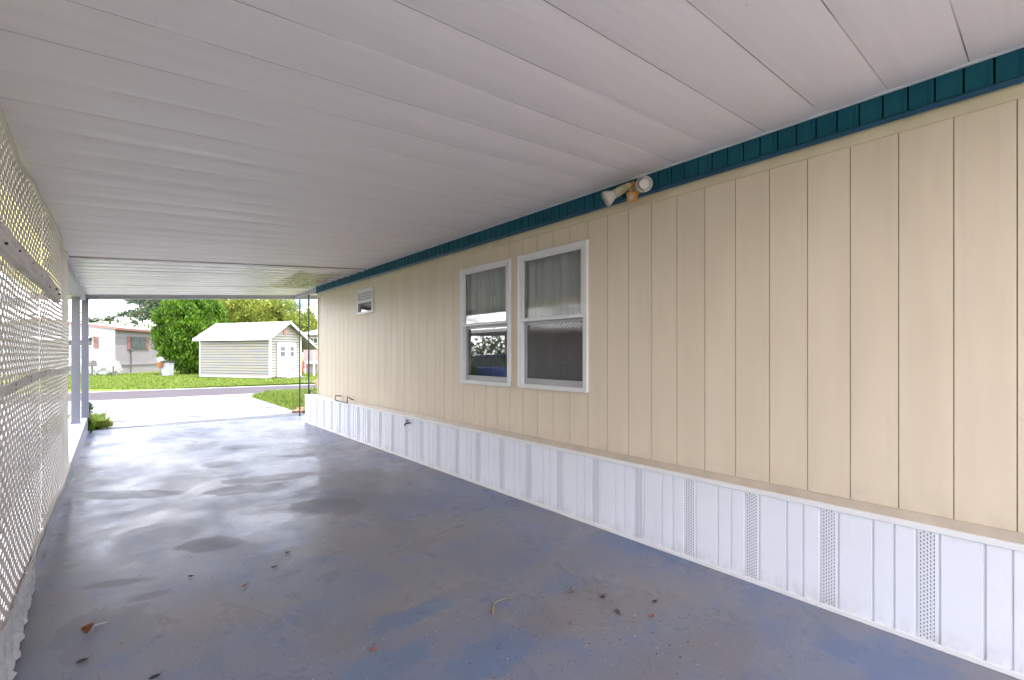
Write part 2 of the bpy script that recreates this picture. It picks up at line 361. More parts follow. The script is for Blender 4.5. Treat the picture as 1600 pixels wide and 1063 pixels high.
def glass():
    m, q = newmat('window_glass'); q.t.nodes.remove(q.b)
    g = q.n('ShaderNodeNewGeometry'); dp = q.n('ShaderNodeVectorMath', operation='DOT_PRODUCT'); q.l(g.outputs['Incoming'], dp.inputs[0]); q.l(g.outputs['Normal'], dp.inputs[1])
    om = q.math('SUBTRACT', 1.0, q.math('ABSOLUTE', dp.outputs['Value']))
    tr = q.n('ShaderNodeBsdfTransparent'); tr.inputs[0].default_value = (.80, .82, .82, 1)
    gl = q.n('ShaderNodeBsdfGlossy'); gl.inputs['Roughness'].default_value = .015
    mxs = q.n('ShaderNodeMixShader'); o = [n for n in q.t.nodes if n.type == 'OUTPUT_MATERIAL'][0]
    fac = q.math('MULTIPLY_ADD', q.math('POWER', om, 4.0), .84, .16, clamp=True)
    q.l(fac, mxs.inputs[0]); q.l(tr.outputs[0], mxs.inputs[1]); q.l(gl.outputs[0], mxs.inputs[2]); q.l(mxs.outputs[0], o.inputs[0]); return m
M['glass'] = glass()
def screen_mat():
    m, q = newmat('insect_mesh', .9); q.b.inputs['Base Color'].default_value = (.03, .03, .035, 1); q.b.inputs['Alpha'].default_value = .72; return m
M['screen'] = screen_mat()

WX = 3.20
YB, YE = -6.0, 9.9
WINS = [(3.72, 4.64, 1.165, 2.52), (2.664, 3.585, 1.168, 2.52), (7.18, 7.83, 2.19, 2.61)]
home = thing('mobile_home', (5.2, 2, 0), 'long cream mobile home with teal fascia and white skirting along the right of the carport', 'mobile home')
def grooved(b, y0, y1, z0, z1, x, pitch, phase, gw, depth, holes=(), mg=1):
    gs = []; k = math.floor((y0-phase)/pitch)
    while phase + k*pitch < y1:
        g = phase + k*pitch
        if g > y0+.02 and g < y1-.02: gs.append(g)
        k += 1
    yb = sorted({y0, y1, *[g-gw/2 for g in gs], *[g+gw/2 for g in gs], *[h[0] for h in holes], *[h[1] for h in holes]})
    zb = sorted({z0, z1, *[h[2] for h in holes], *[h[3] for h in holes]})
    isg = lambda y: any(abs(y-g) < gw/2 for g in gs)
    prev = None
    for a, c in zip(yb, yb[1:]):
        ym = (a+c)/2; g = isg(ym); xx = x + (depth if g else 0)
        for za, zc in zip(zb, zb[1:]):
            zm = (za+zc)/2
            if any(h[0] < ym < h[1] and h[2] < zm < h[3] for h in holes): continue
            b.face([(xx,c,za),(xx,a,za),(xx,a,zc),(xx,c,zc)], mg if g else 0)
            if g:
                b.face([(x,a,za),(x,a,zc),(xx,a,zc),(xx,a,za)], 0); b.face([(x,c,zc),(x,c,za),(xx,c,za),(xx,c,zc)], 0)
b = MB()
grooved(b, YB, YE, .655, 2.70, WX,   .2155, .0805, .0055, .004, WINS)
b.face([(WX,YE,.6),(WX,YE,2.9),(7.4,YE,2.9),(7.4,YE,.6)]); b.face([(7.4,YB,.6),(7.4,YE,.6),(7.4,YE,2.9),(7.4,YB,2.9)]); b.face([(WX,YB,.6),(7.4,YB,.6),(7.4,YB,2.9),(WX,YB,2.9)])
b.build('wall', [M['siding'], M['groove']], home)
b = MB(); b.box(WX-.012, WX+.01, YB, YE+.01, 2.695, 2.768)
b.box(WX-.012, WX+.0, YE-.03, YE+.014, .68, 2.692)
b.build('top_trim', M['trim'], home, bevel=.003)
b = MB(); b.hexa([(WX-.03,YB,.612),(WX+.02,YB,.612),(WX+.02,YE+.01,.612),(WX-.03,YE+.01,.612),(WX-.014,YB,.668),(WX+.02,YB,.668),(WX+.02,YE+.01,.668),(WX-.014,YE+.01,.668)])
b.build('bottom_trim', mat('tan_flashing', (.52,.43,.34), .5, var=.2, vscale=6), home, bevel=.004)
# ceiling / room shell behind the windows, roof and floor
b = MB(); b.box(WX+.02, 7.38, YB+.02, YE-.02, 2.86, 2.95); b.box(WX+.06, 7.38, YB+.02, YE-.02, .60, .66)
for yy in (1.6, 5.6, 8.9): b.box(WX+.06, 7.38, yy, yy+.08, .66, 2.86)
b.box(5.6, 5.68, YB+.02, YE-.02, .66, 2.86)
b.build('interior', M['room'], home)
b = MB(); b.hexa([(WX-.02,YB,2.99),(7.7,YB,2.95),(7.7,YE+.1,2.95),(WX-.02,YE+.1,2.99),(WX-.02,YB,3.06),(7.7,YB,3.02),(7.7,YE+.1,3.02),(WX-.02,YE+.1,3.06)]); b.build('roof', M['white'], home)
# teal fascia: ribbed strip with half-round moulding
b = MB(); grooved(b, YB, YE+.05, 2.768, 2.922, WX-.03, .1052, .0475, .008, .012, (), 1)
b.box(WX-.028, WX+.005, YE+.045, YE+.05, 2.77, 2.92)
# alternate pan edges stand a hair proud, as on roll-formed strip
g = .0475
while g > YB: g -= .1052
while g < YE:
    b.hexa([(WX-.030,g+.006,2.79),(WX-.0305,g+.009,2.79),(WX-.036,g+.013,2.79),(WX-.030,g+.030,2.79),
            (WX-.030,g+.006,2.921),(WX-.0305,g+.009,2.921),(WX-.036,g+.013,2.921),(WX-.030,g+.030,2.921)], 0)
    g += .1052
fas = b.build('fascia', [M['teal'], M['teal_groove']], home)
b = MB(); seg = 8
prof = [(WX-.030-.020*math.sin(math.pi*k/seg), 2.790-.034*(k/seg)) for k in range(seg+1)]
for (x0,z0),(x1,z1) in zip(prof, prof[1:]): b.face([(x0,YB,z0),(x0,YE+.05,z0),(x1,YE+.05,z1),(x1,YB,z1)])
b.build('fascia_moulding', M['teal_light'], home, smooth=True)
b = MB(); b.box(WX-.05, WX-.034, YB, YE+.1, 2.914, 2.926); b.build('ceiling_edge_strip', M['white'], home)

# windows
def hung_window(y0, y1, z0, z1, idx, label):
    t = bpy.data.objects.new('window', None); COL.objects.link(t); t.location = (WX, (y0+y1)/2, z0); t.parent = home; t.matrix_parent_inverse = Matrix.Translation(-home.location); t['label'] = label
    def put(b, name, m, **k):
        o = b.build(name, m, None, **k); o.parent = t; o.matrix_parent_inverse = Matrix.Translation(-t.location); return o
    f = .045; xo = WX-.022; rail = 1.853
    b = MB()
    b.box(xo, WX+.03, y0, y0+f, z0, z1); b.box(xo, WX+.03, y1-f, y1, z0, z1)
    b.box(xo, WX+.03, y0+f, y1-f, z1-f, z1); b.box(xo, WX+.03, y0+f, y1-f, z0, z0+.028)
    b.box(xo-.006, WX, y0-.006, y0+.012, z0-.004, z1+.006); b.box(xo-.006, WX, y1-.012, y1+.006, z0-.004, z1+.006)
    b.box(xo-.006, WX, y0+.012, y1-.012, z1-.010, z1+.006); b.box(xo-.012, WX, y0+.012, y1-.012, z0-.012, z0+.010)
    put(b, 'frame', M['white'], bevel=.003)
    b = MB(); s = .028
    b.box(xo+.008, WX+.012, y0+f, y0+f+s, rail, z1-f); b.box(xo+.008, WX+.012, y1-f-s, y1-f, rail, z1-f)
    b.box(xo+.008, WX+.012, y0+f+s, y1-f-s, z1-f-s*.6, z1-f); b.box(xo-.004, WX+.014, y0+f-.004, y1-f+.004, rail-.018, rail+.014)
    put(b, 'upper_sash', M['white'], bevel=.002)
    b = MB()
    b.box(WX+.028, WX+.05, y0+f, y0+f+.03, z0+.028, rail); b.box(WX+.028, WX+.05, y1-f-.03, y1-f, z0+.028, rail)
    b.box(WX+.028, WX+.05, y0+f+.03, y1-f-.03, z0+.028, z0+.085); b.box(WX+.028, WX+.05, y0+f+.03, y1-f-.03, rail-.05, rail-.018)
    put(b, 'lower_sash', M['alu'], bevel=.002)
    for nm, xx, za, zb in (('upper', WX+.0, rail+.01, z1-f), ('lower', WX+.04, z0+.08, rail-.02)):
        b = MB(); ya_, yb_ = y0+f+.01, y1-f-.01; b.face([(xx,yb_,za),(xx,ya_,za),(xx,ya_,zb),(xx,yb_,zb)]); put(b, 'pane', M['glass'])
    b = MB(); ya_, yb_ = y0+f+.012, y1-f-.012; b.face([(WX+.056,yb_,z0+.06),(WX+.056,ya_,z0+.06),(WX+.056,ya_,rail-.02),(WX+.056,yb_,rail-.02)]); put(b, 'insect_screen', M['screen'])
    b = MB(); n = 150; pts = []
    for i in range(n+1):
        y = y0-.05 + (y1-y0+.1)*i/n
        a = math.sin(i*.36+idx)*.6+math.sin(i*.83+idx*2)*.3 + math.sin(i*.17)*.5
        pts.append((WX+.135+.034*a, y))
    for (xa, ya), (xb, yb) in zip(pts, pts[1:]): b.face([(xa,ya,z0-.1),(xb,yb,z0-.1),(xb-.012,yb,z1),(xa-.012,ya,z1)])
    put(b, 'curtain', M['curtain'], smooth=True)
    return t
hung_window(*WINS[1], 0, 'nearer of the two tall sash windows, with white curtain')
hung_window(*WINS[0], 1, 'farther of the two tall sash windows')
# small high awning window
y0, y1, z0, z1 = WINS[2]
sw = bpy.data.objects.new('window', None); COL.objects.link(sw); sw.location = (WX, (y0+y1)/2, z0); sw.parent = home; sw.matrix_parent_inverse = Matrix.Translation(-home.location); sw['label'] = 'small high window with a white upper panel and dark lower pane'
def swp(b, name, m, **k):
    o = b.build(name, m, None, **k); o.parent = sw; o.matrix_parent_inverse = Matrix.Translation(-sw.location); return o
b = MB(); f = .04; xo = WX-.02
b.box(xo, WX+.04, y0, y0+f, z0, z1); b.box(xo, WX+.04, y1-f, y1, z0, z1); b.box(xo, WX+.04, y0+f, y1-f, z1-f, z1); b.box(xo, WX+.04, y0+f, y1-f, z0, z0+f)
b.box(xo-.01, WX+.04, y0+f, y1-f, 2.375, 2.405)
swp(b, 'frame', M['white'], bevel=.003)
b = MB()
for k in range(4): b.hexa([(WX-.012,y0+f,2.41+k*.042),(WX+.01,y0+f,2.41+k*.042),(WX+.01,y1-f,2.41+k*.042),(WX-.012,y1-f,2.41+k*.042),(WX+.0,y0+f,2.446+k*.042),(WX+.01,y0+f,2.446+k*.042),(WX+.01,y1-f,2.446+k*.042),(WX+.0,y1-f,2.446+k*.042)])
swp(b, 'louvre', M['white'])
b = MB(); b.face([(WX+.015,y1-f,z0+f),(WX+.015,y0+f,z0+f),(WX+.015,y0+f,2.375),(WX+.015,y1-f,2.375)]); swp(b, 'pane', M['glass'])

# skirting: white vinyl pans with perforated strips
SX, SYE = 3.165, 10.65
b = MB()
pitch = .4305; off = .391
bounds = []
k = -16
while off + k*pitch < SYE:
    c = off + k*pitch
    for (o1, o2, dx, mi) in ((-.052, -.037, .006, 0), (-.037, .037, 0, 0), (.037, .052, .006, 0), (.052, .128, -.001, 0), (.128, .140, .007, 0), (.140, .218, -.001, 0), (.218, .232, .007, 0), (.232, .3785, -.001, 0)):
        a, e = max(c+o1, YB), min(c+o2, SYE)
        if e > a: bounds.append((a, e, SX+dx))
    k += 1
px_ = None
for a, e, x in bounds:
    b.face([(x,e,.018),(x,a,.018),(x,a,.60),(x,e,.60)])
    if px_ is not None and px_ != x: b.face([(px_,a,.018),(x,a,.018),(x,a,.60),(px_,a,.60)])
    px_ = x
b.face([(SX,SYE,0),(SX,SYE,.60),(4.6,SYE,.60),(4.6,SYE,0)])
sk = b.build('skirting', M['skirt'], home)
kk = -4
while off + kk*pitch < SYE:
    c = off + kk*pitch; kk += 1
    if c < -1.2 or c+.04 > SYE: continue
    b = MB()
    for i in range(5):
        y = c - .026 + i*.013
        nrow = 27
        for j in range(nrow):
            z = .035 + (j + (.5 if i % 2 else 0))*.0204
            if z > .585: continue
            b.face([(SX-.0015,y+.0022,z),(SX-.0015,y-.0022,z),(SX-.0015,y-.0022,z+.011),(SX-.0015,y+.0022,z+.011)])
    o = b.build('vent_strip', M['vent_hole'], None); o.parent = sk
b = MB(); b.box(SX-.012, SX+.02, YB, SYE+.008, .590, .622); b.box(SX+.02, 4.6, YE+.02, SYE+.008, .598, .618)
b.build('skirting_cap', M['white'], home, bevel=.004)
b = MB(); b.box(SX-.012, SX+.0, YB, SYE+.008, 0.001, .028); b.box(SX-.006, SX+.01, SYE-.004, SYE+.01, .028, .59); b.build('skirting_base_rail', M['white'], home, bevel=.003)

# ---------------------------------------------------------------- carport
M['post'] = mat('post_grey_paint', (.19, .19, .25), .55, var=.15, vscale=5, stretch=(1,1,.3), bump=.1)
M['beam'] = mat('beam_paint', (.42, .41, .46), .5, var=.15, vscale=5)
M['black'] = mat('black_iron', (.02, .02, .025), .45)
def ceiling_material(name, rough, streak):
    m, q = newmat(name, rough); P = q.pos(); S = q.pos((.35, 9, 1))
    sep = q.n('ShaderNodeSeparateXYZ'); q.l(P, sep.inputs[0]); X, Y = sep.outputs[0], sep.outputs[1]
    c = q.mix(q.mapr(q.noise(S, 1.6, 5, .6), .35, .7), (.80, .745, .745), (.85, .79, .79))
    # painted-over seams: brown grime lines, broken along their length
    fr = q.math('FRACT', q.math('DIVIDE', q.math('ADD', Y, -.2365+9.3), .310))
    dd = q.math('ABSOLUTE', q.math('SUBTRACT', fr, .5)); dd = q.math('SUBTRACT', .5, dd)
    line = q.mapr(dd, .03 if streak else .006, .05 if streak else .012, 1, 0)
    br = q.mapr(q.noise(q.pos((.7, 3.3, 1)), 1.1, 3), .38 if streak else .44, .54)
    c = q.mix(q.math('MULTIPLY', q.math('MULTIPLY', line, br), .9), c, (.15, .11, .085))
    # dirt
    c = q.mix(q.mapr(q.noise(P, 60, 2), .74, .78, 0, .5), c, (.25, .2, .16))
    # rust and mildew stain near the corner of the home
    dx = q.math('DIVIDE', q.math('SUBTRACT', X, 2.62), .42); dy = q.math('DIVIDE', q.math('SUBTRACT', Y, 8.9), 1.15)
    mxx = q.math('MAXIMUM', q.math('ABSOLUTE', dx), q.math('ABSOLUTE', dy))
    st = q.mapr(q.math('ADD', mxx, q.mapr(q.noise(P, 5, 4), .3, .7, -.12, .12)), .85, 1.0, 1, 0)
    c = q.mix(q.math('MULTIPLY', st, .9), c, (.34, .30, .19))
    ln = q.math('MULTIPLY', st, q.mapr(q.noise(q.pos((9, .7, 1)), 1.0, 3), .58, .64))
    c = q.mix(ln, c, (.12, .09, .07))
    if streak:
        c = q.mix(q.mapr(q.noise(q.pos((.8, 7, 1)), 1.3, 5, .6), .50, .62, 0, .45), c, (.50, .46, .30))
        c = q.mix(q.mapr(q.noise(q.pos((.5, 16, 1)), 1.2, 3, .6), .58, .64, 0, .6), c, (.25, .21, .17))
    q.l(c, q.b.inputs['Base Color'])
    q.l(q.mapr(q.noise(S, 2.2, 4), .3, .7, rough-.1, rough+.12), q.b.inputs['Roughness'])
    q.bump(q.noise(q.pos((.22, 8, 1)), 2.4, 4, .55), .25, .012)
    return m
M['ceil'] = ceiling_material('white_pan_ceiling', .42, False)
M['ceil2'] = ceiling_material('glossy_pan_ceiling', .20, True); M['ceil2'].node_tree.nodes['Principled BSDF'].inputs['Specular IOR Level'].default_value = .9
carport = thing('carport', (1.4, 4, 0), 'flat aluminium carport roof on grey posts over the painted slab', 'carport')
CZ = lambda x: 2.927 + .080*(x-3.18)
def pans(name, y0, y1, x0, x1, dz, m, amp):
    b = MB(); n = 0; y = .2365
    while y > y0: y -= .310
    prof = []
    pt = [(.0,0),(.001,.002),(.003,.002),(.004,0),(.05,-amp*.55),(.10,-amp*.9),(.155,-amp),(.21,-amp*.9),(.26,-amp*.55),(.3,0)]
    while y < y1:
        prof += [(y+a, z) for a, z in pt if y0 <= y+a <= y1]; y += .310
    prof = [(y0, 0)]+prof+[(y1, 0)]
    nxs = 12
    xs = [x0+(x1-x0)*i/nxs for i in range(nxs+1)]
    for (ya, za), (yb, zb) in zip(prof, prof[1:]):
        if yb-ya < 1e-5: continue
        for xa, xb in zip(xs, xs[1:]):
            b.face([(xa,ya,CZ(xa)+dz+za),(xa,yb,CZ(xa)+dz+zb),(xb,yb,CZ(xb)+dz+zb),(xb,ya,CZ(xb)+dz+za)])
    # top skin
    b.face([(x0,y0,CZ(x0)+dz+.06),(x1,y0,CZ(x1)+dz+.06),(x1,y1,CZ(x1)+dz+.06),(x0,y1,CZ(x0)+dz+.06)])
    for (xa, xb) in ((x0, x0), (x1, x1)): b.face([(xa,y0,CZ(xa)+dz-.004),(xa,y0,CZ(xa)+dz+.06),(xa,y1,CZ(xa)+dz+.06),(xa,y1,CZ(xa)+dz-.004)])
    for yy in (y0, y1): b.face([(x0,yy,CZ(x0)+dz-.004),(x1,yy,CZ(x1)+dz-.004),(x1,yy,CZ(x1)+dz+.06),(x0,yy,CZ(x0)+dz+.06)])
    return b.build(name, m, carport)
RB = -1.6
pans('roof_sheet', RB, 7.36, -.56, 3.19, 0, M['ceil'], .007)
pans('roof_sheet', 7.362, 9.97, -.56, 3.15, -.012, M['ceil2'], .020)
pans('roof_sheet', 9.972, 11.78, -.56, 5.3, -.012, M['ceil2'], .020)
fg = bpy.data.materials.new('yellowed_fibreglass'); fg.use_nodes = True; q = NT(fg)
tr = q.n('ShaderNodeBsdfTranslucent'); tr.inputs[0].default_value = (.62, .56, .20, 1); df = q.n('ShaderNodeBsdfDiffuse'); df.inputs[0].default_value = (.55, .50, .22, 1)
ms = q.n('ShaderNodeMixShader'); ms.inputs[0].default_value = .5; q.l(df.outputs[0], ms.inputs[1]); q.l(tr.outputs[0], ms.inputs[2]); q.l(ms.outputs[0], [n for n in q.t.nodes if n.type == 'OUTPUT_MATERIAL'][0].inputs[0])
b = MB(); n = 260
for i in range(n):
    ya, yb = RB+(11.78-RB)*i/n, RB+(11.78-RB)*(i+1)/n; za, zc = .018+.012*math.sin(ya*2*math.pi/.13), .018+.012*math.sin(yb*2*math.pi/.13)
    b.face([(-1.14,ya,CZ(-1.14)+za),(-1.14,yb,CZ(-1.14)+zc),(-.562,yb,CZ(-.562)+zc),(-.562,ya,CZ(-.562)+za)])
b.build('overhang_panel', fg, carport)
# outer fascia / gutter at the drive end, seen from inside
b = MB()
x0, x1 = -1.16, 5.3
def strip(ya, yb, za, zb): b.hexa([(x0,ya,CZ(x0)+za),(x1,ya,CZ(x1)+za),(x1,yb,CZ(x1)+za),(x0,yb,CZ(x0)+za),(x0,ya,CZ(x0)+zb),(x1,ya,CZ(x1)+zb),(x1,yb,CZ(x1)+zb),(x0,yb,CZ(x0)+zb)])
strip(11.78, 11.90, -.095, .09); strip(11.70, 11.78, -.045, .0)
b.build('fascia', M['beam'], carport, bevel=.004)
# edge beam above the lattice side, ending on the posts
b = MB(); zb = CZ(-.45)
b.box(-.53, -.43, 7.40, 11.69, zb-.135, zb+.004); b.build('edge_beam', M['beam'], carport, bevel=.006)
b = MB(); b.box(-.95, -.53, 11.25, 11.31, zb-.16, zb-.09); b.box(-.62,-.53, 7.45, 11.1, zb-.10, zb-.02); b.build('cross_member', M['beam'], carport, bevel=.004)
for (x, y, s) in ((-.528, 11.02, .056), (-.436, 11.74, .050)):
    b = MB(); b.box(x-s, x+s, y-s, y+s, zt(y)-.01, zb-.13 if y < 11.5 else CZ(x)-.09); b.box(x-s-.01, x+s+.01, y-s-.01, y+s+.01, zt(y)-.005, zt(y)+.015)
    b.build('post', M['post'], carport, bevel=.006)
# rust-specked top channel against the home and its run out to the fascia
b = MB(); b.hexa([(3.19,YE+.1,2.80),(3.26,YE+.1,2.80),(3.30,11.69,2.86),(3.23,11.69,2.86),(3.19,YE+.1,2.935),(3.26,YE+.1,2.935),(3.30,11.69,2.935),(3.23,11.69,2.935)])
b.build('header_beam', M['beam'], carport, bevel=.004)
for (p, z0_, lab) in ((V(482.5, 10.18), .618, 0), (V(468.5, 11.25), .0, 0)):
    b = MB(); b.tube([(p.x,p.y,z0_),(p.x,p.y,CZ(p.x)+ .0)], .016, 10); b.tube([(p.x,p.y,z0_),(p.x,p.y,z0_+.012)], .04, 10)
    b.build('thin_post', M['black'], carport, smooth=False, label='thin black iron pole holding the far right corner of the roof')
# low planter mound so the farther thin post stands on soil
# open supports behind the viewer
for x in (-.5, 2.9):
    b = MB(); b.box(x-.05, x+.05, -1.5, -1.4, -.02, CZ(x)-.0); b.build('post', M['post'], carport, bevel=.006)

# ---------------------------------------------------------------- lattice screen
M['lattice'] = mat('white_lattice', (.70, .64, .585), .5, var=.06, vscale=4)
M['rail'] = mat('weathered_white_board', (.78, .74, .70), .7, col2=(.60, .55, .51), vscale=7, stretch=(1,.5,4), bump=.4, bscale=30)
LX = -.415
screen = thing('lattice_screen', (LX, 4.6, .15), 'white diagonal lattice screen closing the left side of the carport', 'lattice screen')
def wave(y, z): # panels bulge a little between fixings
    return .009*math.sin(y*2.1+z*.9) + .006*math.sin(z*3.1+y*1.2) + .004*math.sin(y*6.3)
def ztop(y): return CZ(LX) - .022 + .008*math.sin(y*4.4+.6) + .005*math.sin(y*9.1)
def lattice_panel(y0, y1):
    b = MB(); z0, z1 = None, None
    zb = lambda y: zt(y)+.008
    step = .072; hw = .0200; SL = .69
    zmin, zmax = .10, 2.66
    for s, xo in ((SL, 0.0), (-SL, .0013)):
        c0 = zmin - max(s*y0, s*y1)
        c1 = zmax - min(s*y0, s*y1)
        k = math.floor(c0/step)
        while k*step < c1:
            c = k*step; k += 1
            # centreline z = s*y + c, clipped to panel
            e0, e1 = sorted(((zmin-c)/s, (zmax-c)/s)); ya = max(y0, e0); yb = min(y1, e1)
            if yb-ya < .01: continue
            n = max(1, int((yb-ya)/.16)); prev = None
            for i in range(n+1):
                y = ya+(yb-ya)*i/n; z = s*y+c
                lo, hi = zb(y), ztop(y)
                za, zc = min(max(z-hw, lo), hi), min(max(z+hw, lo), hi)
                x = LX + xo + wave(y, z)
                cur = (x, y, za, zc)
                if prev is not None and (cur[3]-cur[2] > .002 or prev[3]-prev[2] > .002):
                    (xa, ya_, a0, a1), (xb, yb_, b0, b1) = prev, cur; T = .0006
                    b.hexa([(xa-T,ya_,a0),(xa+T,ya_,a0),(xb+T,yb_,b0),(xb-T,yb_,b0),(xa-T,ya_,a1),(xa+T,ya_,a1),(xb+T,yb_,b1),(xb-T,yb_,b1)])
                prev = cur
    # plastic edge channel along the top and sides
    n = 40
    for i in range(n):
        ya, yb = y0+(y1-y0)*i/n, y0+(y1-y0)*(i+1)/n
        xa, xb = LX+.004+wave(ya, 2.6), LX+.004+wave(yb, 2.6)
        b.hexa([(xa-.010,ya,ztop(ya)-.022),(xa+.012,ya,ztop(ya)-.022),(xb+.012,yb,ztop(yb)-.022),(xb-.010,yb,ztop(yb)-.022),(xa-.010,ya,ztop(ya)+.004),(xa+.012,ya,ztop(ya)+.004),(xb+.012,yb,ztop(yb)+.004),(xb-.010,yb,ztop(yb)+.004)])
        xa, xb = LX+.004+wave(ya, .2), LX+.004+wave(yb, .2)
        b.hexa([(xa-.008,ya,zb(ya)-.006),(xa+.010,ya,zb(ya)-.006),(xb+.010,yb,zb(yb)-.006),(xb-.008,yb,zb(yb)-.006),(xa-.008,ya,zb(ya)+.026),(xa+.010,ya,zb(ya)+.026),(xb+.010,yb,zb(yb)+.026),(xb-.008,yb,zb(yb)+.026)])
    return b.build('lattice_panel', M['lattice'], screen)
for a, c in ((7.46, 4.87), (4.845, 2.40), (2.375, -.06), (-.085, -2.5)): lattice_panel(c, a)
for (xa, xb, ya, yb) in ((.05,.012,7.42,7.465),(.05,.028,2.34,2.42),(.05,.028,-.12,-.04)):
    b = MB(); b.box(LX-xa, LX-xb, ya, yb, zt(ya), 2.62); b.build('stud', M['lattice'], screen)
b = MB()
n = 30
for i in range(n):
    ya, yb = -2.5+8.0*i/n, -2.5+8.0*(i+1)/n
    za, zb_ = 1.945+.006*math.sin(ya*3), 1.945+.006*math.sin(yb*3); xa, xb = LX+.02+.006*math.sin(ya*2), LX+.02+.006*math.sin(yb*2)
    b.hexa([(xa,ya,za),(xa+.038,ya,za),(xb+.038,yb,zb_),(xb,yb,zb_),(xa,ya,za+.105),(xa+.038,ya,za+.105),(xb+.038,yb,zb_+.105),(xb,yb,zb_+.105)])
rl = b.build('rail', M['rail'], screen)
for y in (2.9, 3.25, 3.7, 4.1, 4.6, 5.1, 5.35):
    zz = 1.995+random.uniform(-.02,.025); b = MB(); b.tube([(LX+.050,y,zz),(LX+.066,y,zz)], .006, 8)
    o = b.build('nail_head', M['dark'], None); o.parent = rl
b = MB(); n = 40
for i in range(n):
    ya, yb = -2.5+9.82*i/n, -2.5+9.82*(i+1)/n
    f = lambda y: 1.325+.014*math.sin(y*1.7)
    xa, xb = LX+.020+wave(ya,1.35)*.6, LX+.020+wave(yb,1.35)*.6
    b.hexa([(xa,ya,f(ya)),(xa+.012,ya,f(ya)),(xb+.012,yb,f(yb)),(xb,yb,f(yb)),(xa,ya,f(ya)+.048),(xa+.012,ya,f(ya)+.048),(xb+.012,yb,f(yb)+.048),(xb,yb,f(yb)+.048)])
st = b.build('joint_strip', M['rail'], screen)
for y in (3.3, 3.95, 4.45, 4.75, 5.0):
    for dz in (.012, .036):
        b = MB(); b.tube([(LX+.03,y,f(y)+dz),(LX+.035+wave(y,1.35)*.6,y,f(y)+dz)], .004, 8); o = b.build('screw', M['dark'], None); o.parent = st
# crumpled flashing under the near end
b = MB(); n = 60; rows = 7
def fl(i, j):
    y = 2.55+1.75*i/n; tt = j/rows; r = random.Random(i*31+j)
    return (LX+.012+(.045*tt+.018*math.sin(i*.9+j*1.3)*tt)*(1.15-i/n)+r.uniform(-.005,.005), y+r.uniform(-.01,.01), zt(y)+.06-(zt(y)+.05)*tt+.02*math.sin(i*.6)*tt*(1-tt)*2)
for i in range(n):
    for j in range(rows): b.face([fl(i,j), fl(i+1,j), fl(i+1,j+1), fl(i,j+1)])
b.build('flashing', mat('crumpled_vinyl', (.58,.58,.63), .4, var=.3, vscale=8), screen, smooth=True)

# ---------------------------------------------------------------- things fixed on the home
M['orange'] = mat('rusty_orange_box', (.50, .20, .05), .55, col2=(.62, .33, .08), vscale=30)
M['cream_pl'] = mat('yellowed_plastic', (.66, .60, .36), .5, var=.2, vscale=20)
M['lamp'] = mat('frosted_lamp_face', (.64, .58, .54), .25, coat=.3)
fx = thing('floodlight', (3.17, 2.2, 2.78), 'twin floodlight with an orange motion sensor, mounted on the teal fascia', 'floodlight')
def FP(px, py, x):   # point on the plane X = x seen along a bearing
    k = (px-800)/717.0; d = x/(SN+k*CS); return Vector((x, d*(CS-k*SN), CAMH-(py-554)/717.0*d))
c = FP(992, 297, 3.14)
def cone(b, p, dirv, prof, n=20, m=0):
    dirv = dirv.normalized(); b.tube([p+dirv*t for t, r in prof], [r for t, r in prof], n, m)
b = MB(); b.tube([(3.168,c.y,c.z),(3.12,c.y,c.z)], .052, 20); b.box(3.085,3.165,c.y-.028,c.y+.022,c.z-.03,c.z+.05)
b.build('junction_box', M['orange'], fx, bevel=.003)
s0 = FP(988, 308, 3.02)
Ms = Matrix.Translation(s0) @ Matrix.Rotation(R(26),4,'Z') @ Matrix.Rotation(R(-14),4,'Y')
b = MB(); b.box(-.042,.042,-.036,.036,-.036,.036,0,Ms); o1 = b.build('motion_sensor', M['orange'], fx, bevel=.006)
b = MB(); b.tube([Ms@Vector((-.0425,0,-.004)), Ms@Vector((-.049,0,-.004))], .016, 16); o = b.build('lens', mat('sensor_lens',(.45,.42,.45),.2), None); o.parent = o1
b = MB(); b.tube([(3.09,c.y,c.z-.01), s0], .012, 8); b.build('sensor_arm', M['cream_pl'], fx)
# left lamp: cream conical holder pointing down the carport
a0 = FP(985, 289, 3.08); a1 = FP(961, 303, 2.99); dv = a1-a0
b = MB(); cone(b, a0, dv, [(0,.018),(.012,.024),(.05,.026),(.055,.032),(.12,.034),(.125,.030),(.14,.036)]); lh = b.build('lamp_holder', M['cream_pl'], fx, smooth=True)
dn = dv.normalized(); b = MB(); cone(b, a0+dn*.14, dv, [(0,.032),(.03,.04),(.07,.060),(.085,.062),(.088,.062),(.089,.055),(.084,.050),(.083,.001)], 24); b.build('bulb', M['lamp'], fx, smooth=True)
# right lamp turned towards the drive side
r0 = FP(1000, 296, 3.10); r1 = FP(1006, 289, 2.93); dv = (Vector((-.75,-.62,-.05))).normalized()
b = MB(); b.tube([(3.10,c.y,c.z), r0, r1-dv*.10], .016, 10); cone(b, r1-dv*.12, dv, [(0,.024),(.05,.03),(.06,.036)]); b.build('lamp_holder', M['cream_pl'], fx, smooth=True)
b = MB(); cone(b, r1-dv*.06, dv, [(0,.034),(.03,.045),(.07,.058),(.082,.060),(.086,.059),(.087,.053),(.083,.050),(.088,.03),(.090,.001)], 28); b.build('bulb', M['lamp'], fx, smooth=True)

def pth(*pts): return [Vector(p) for p in pts]
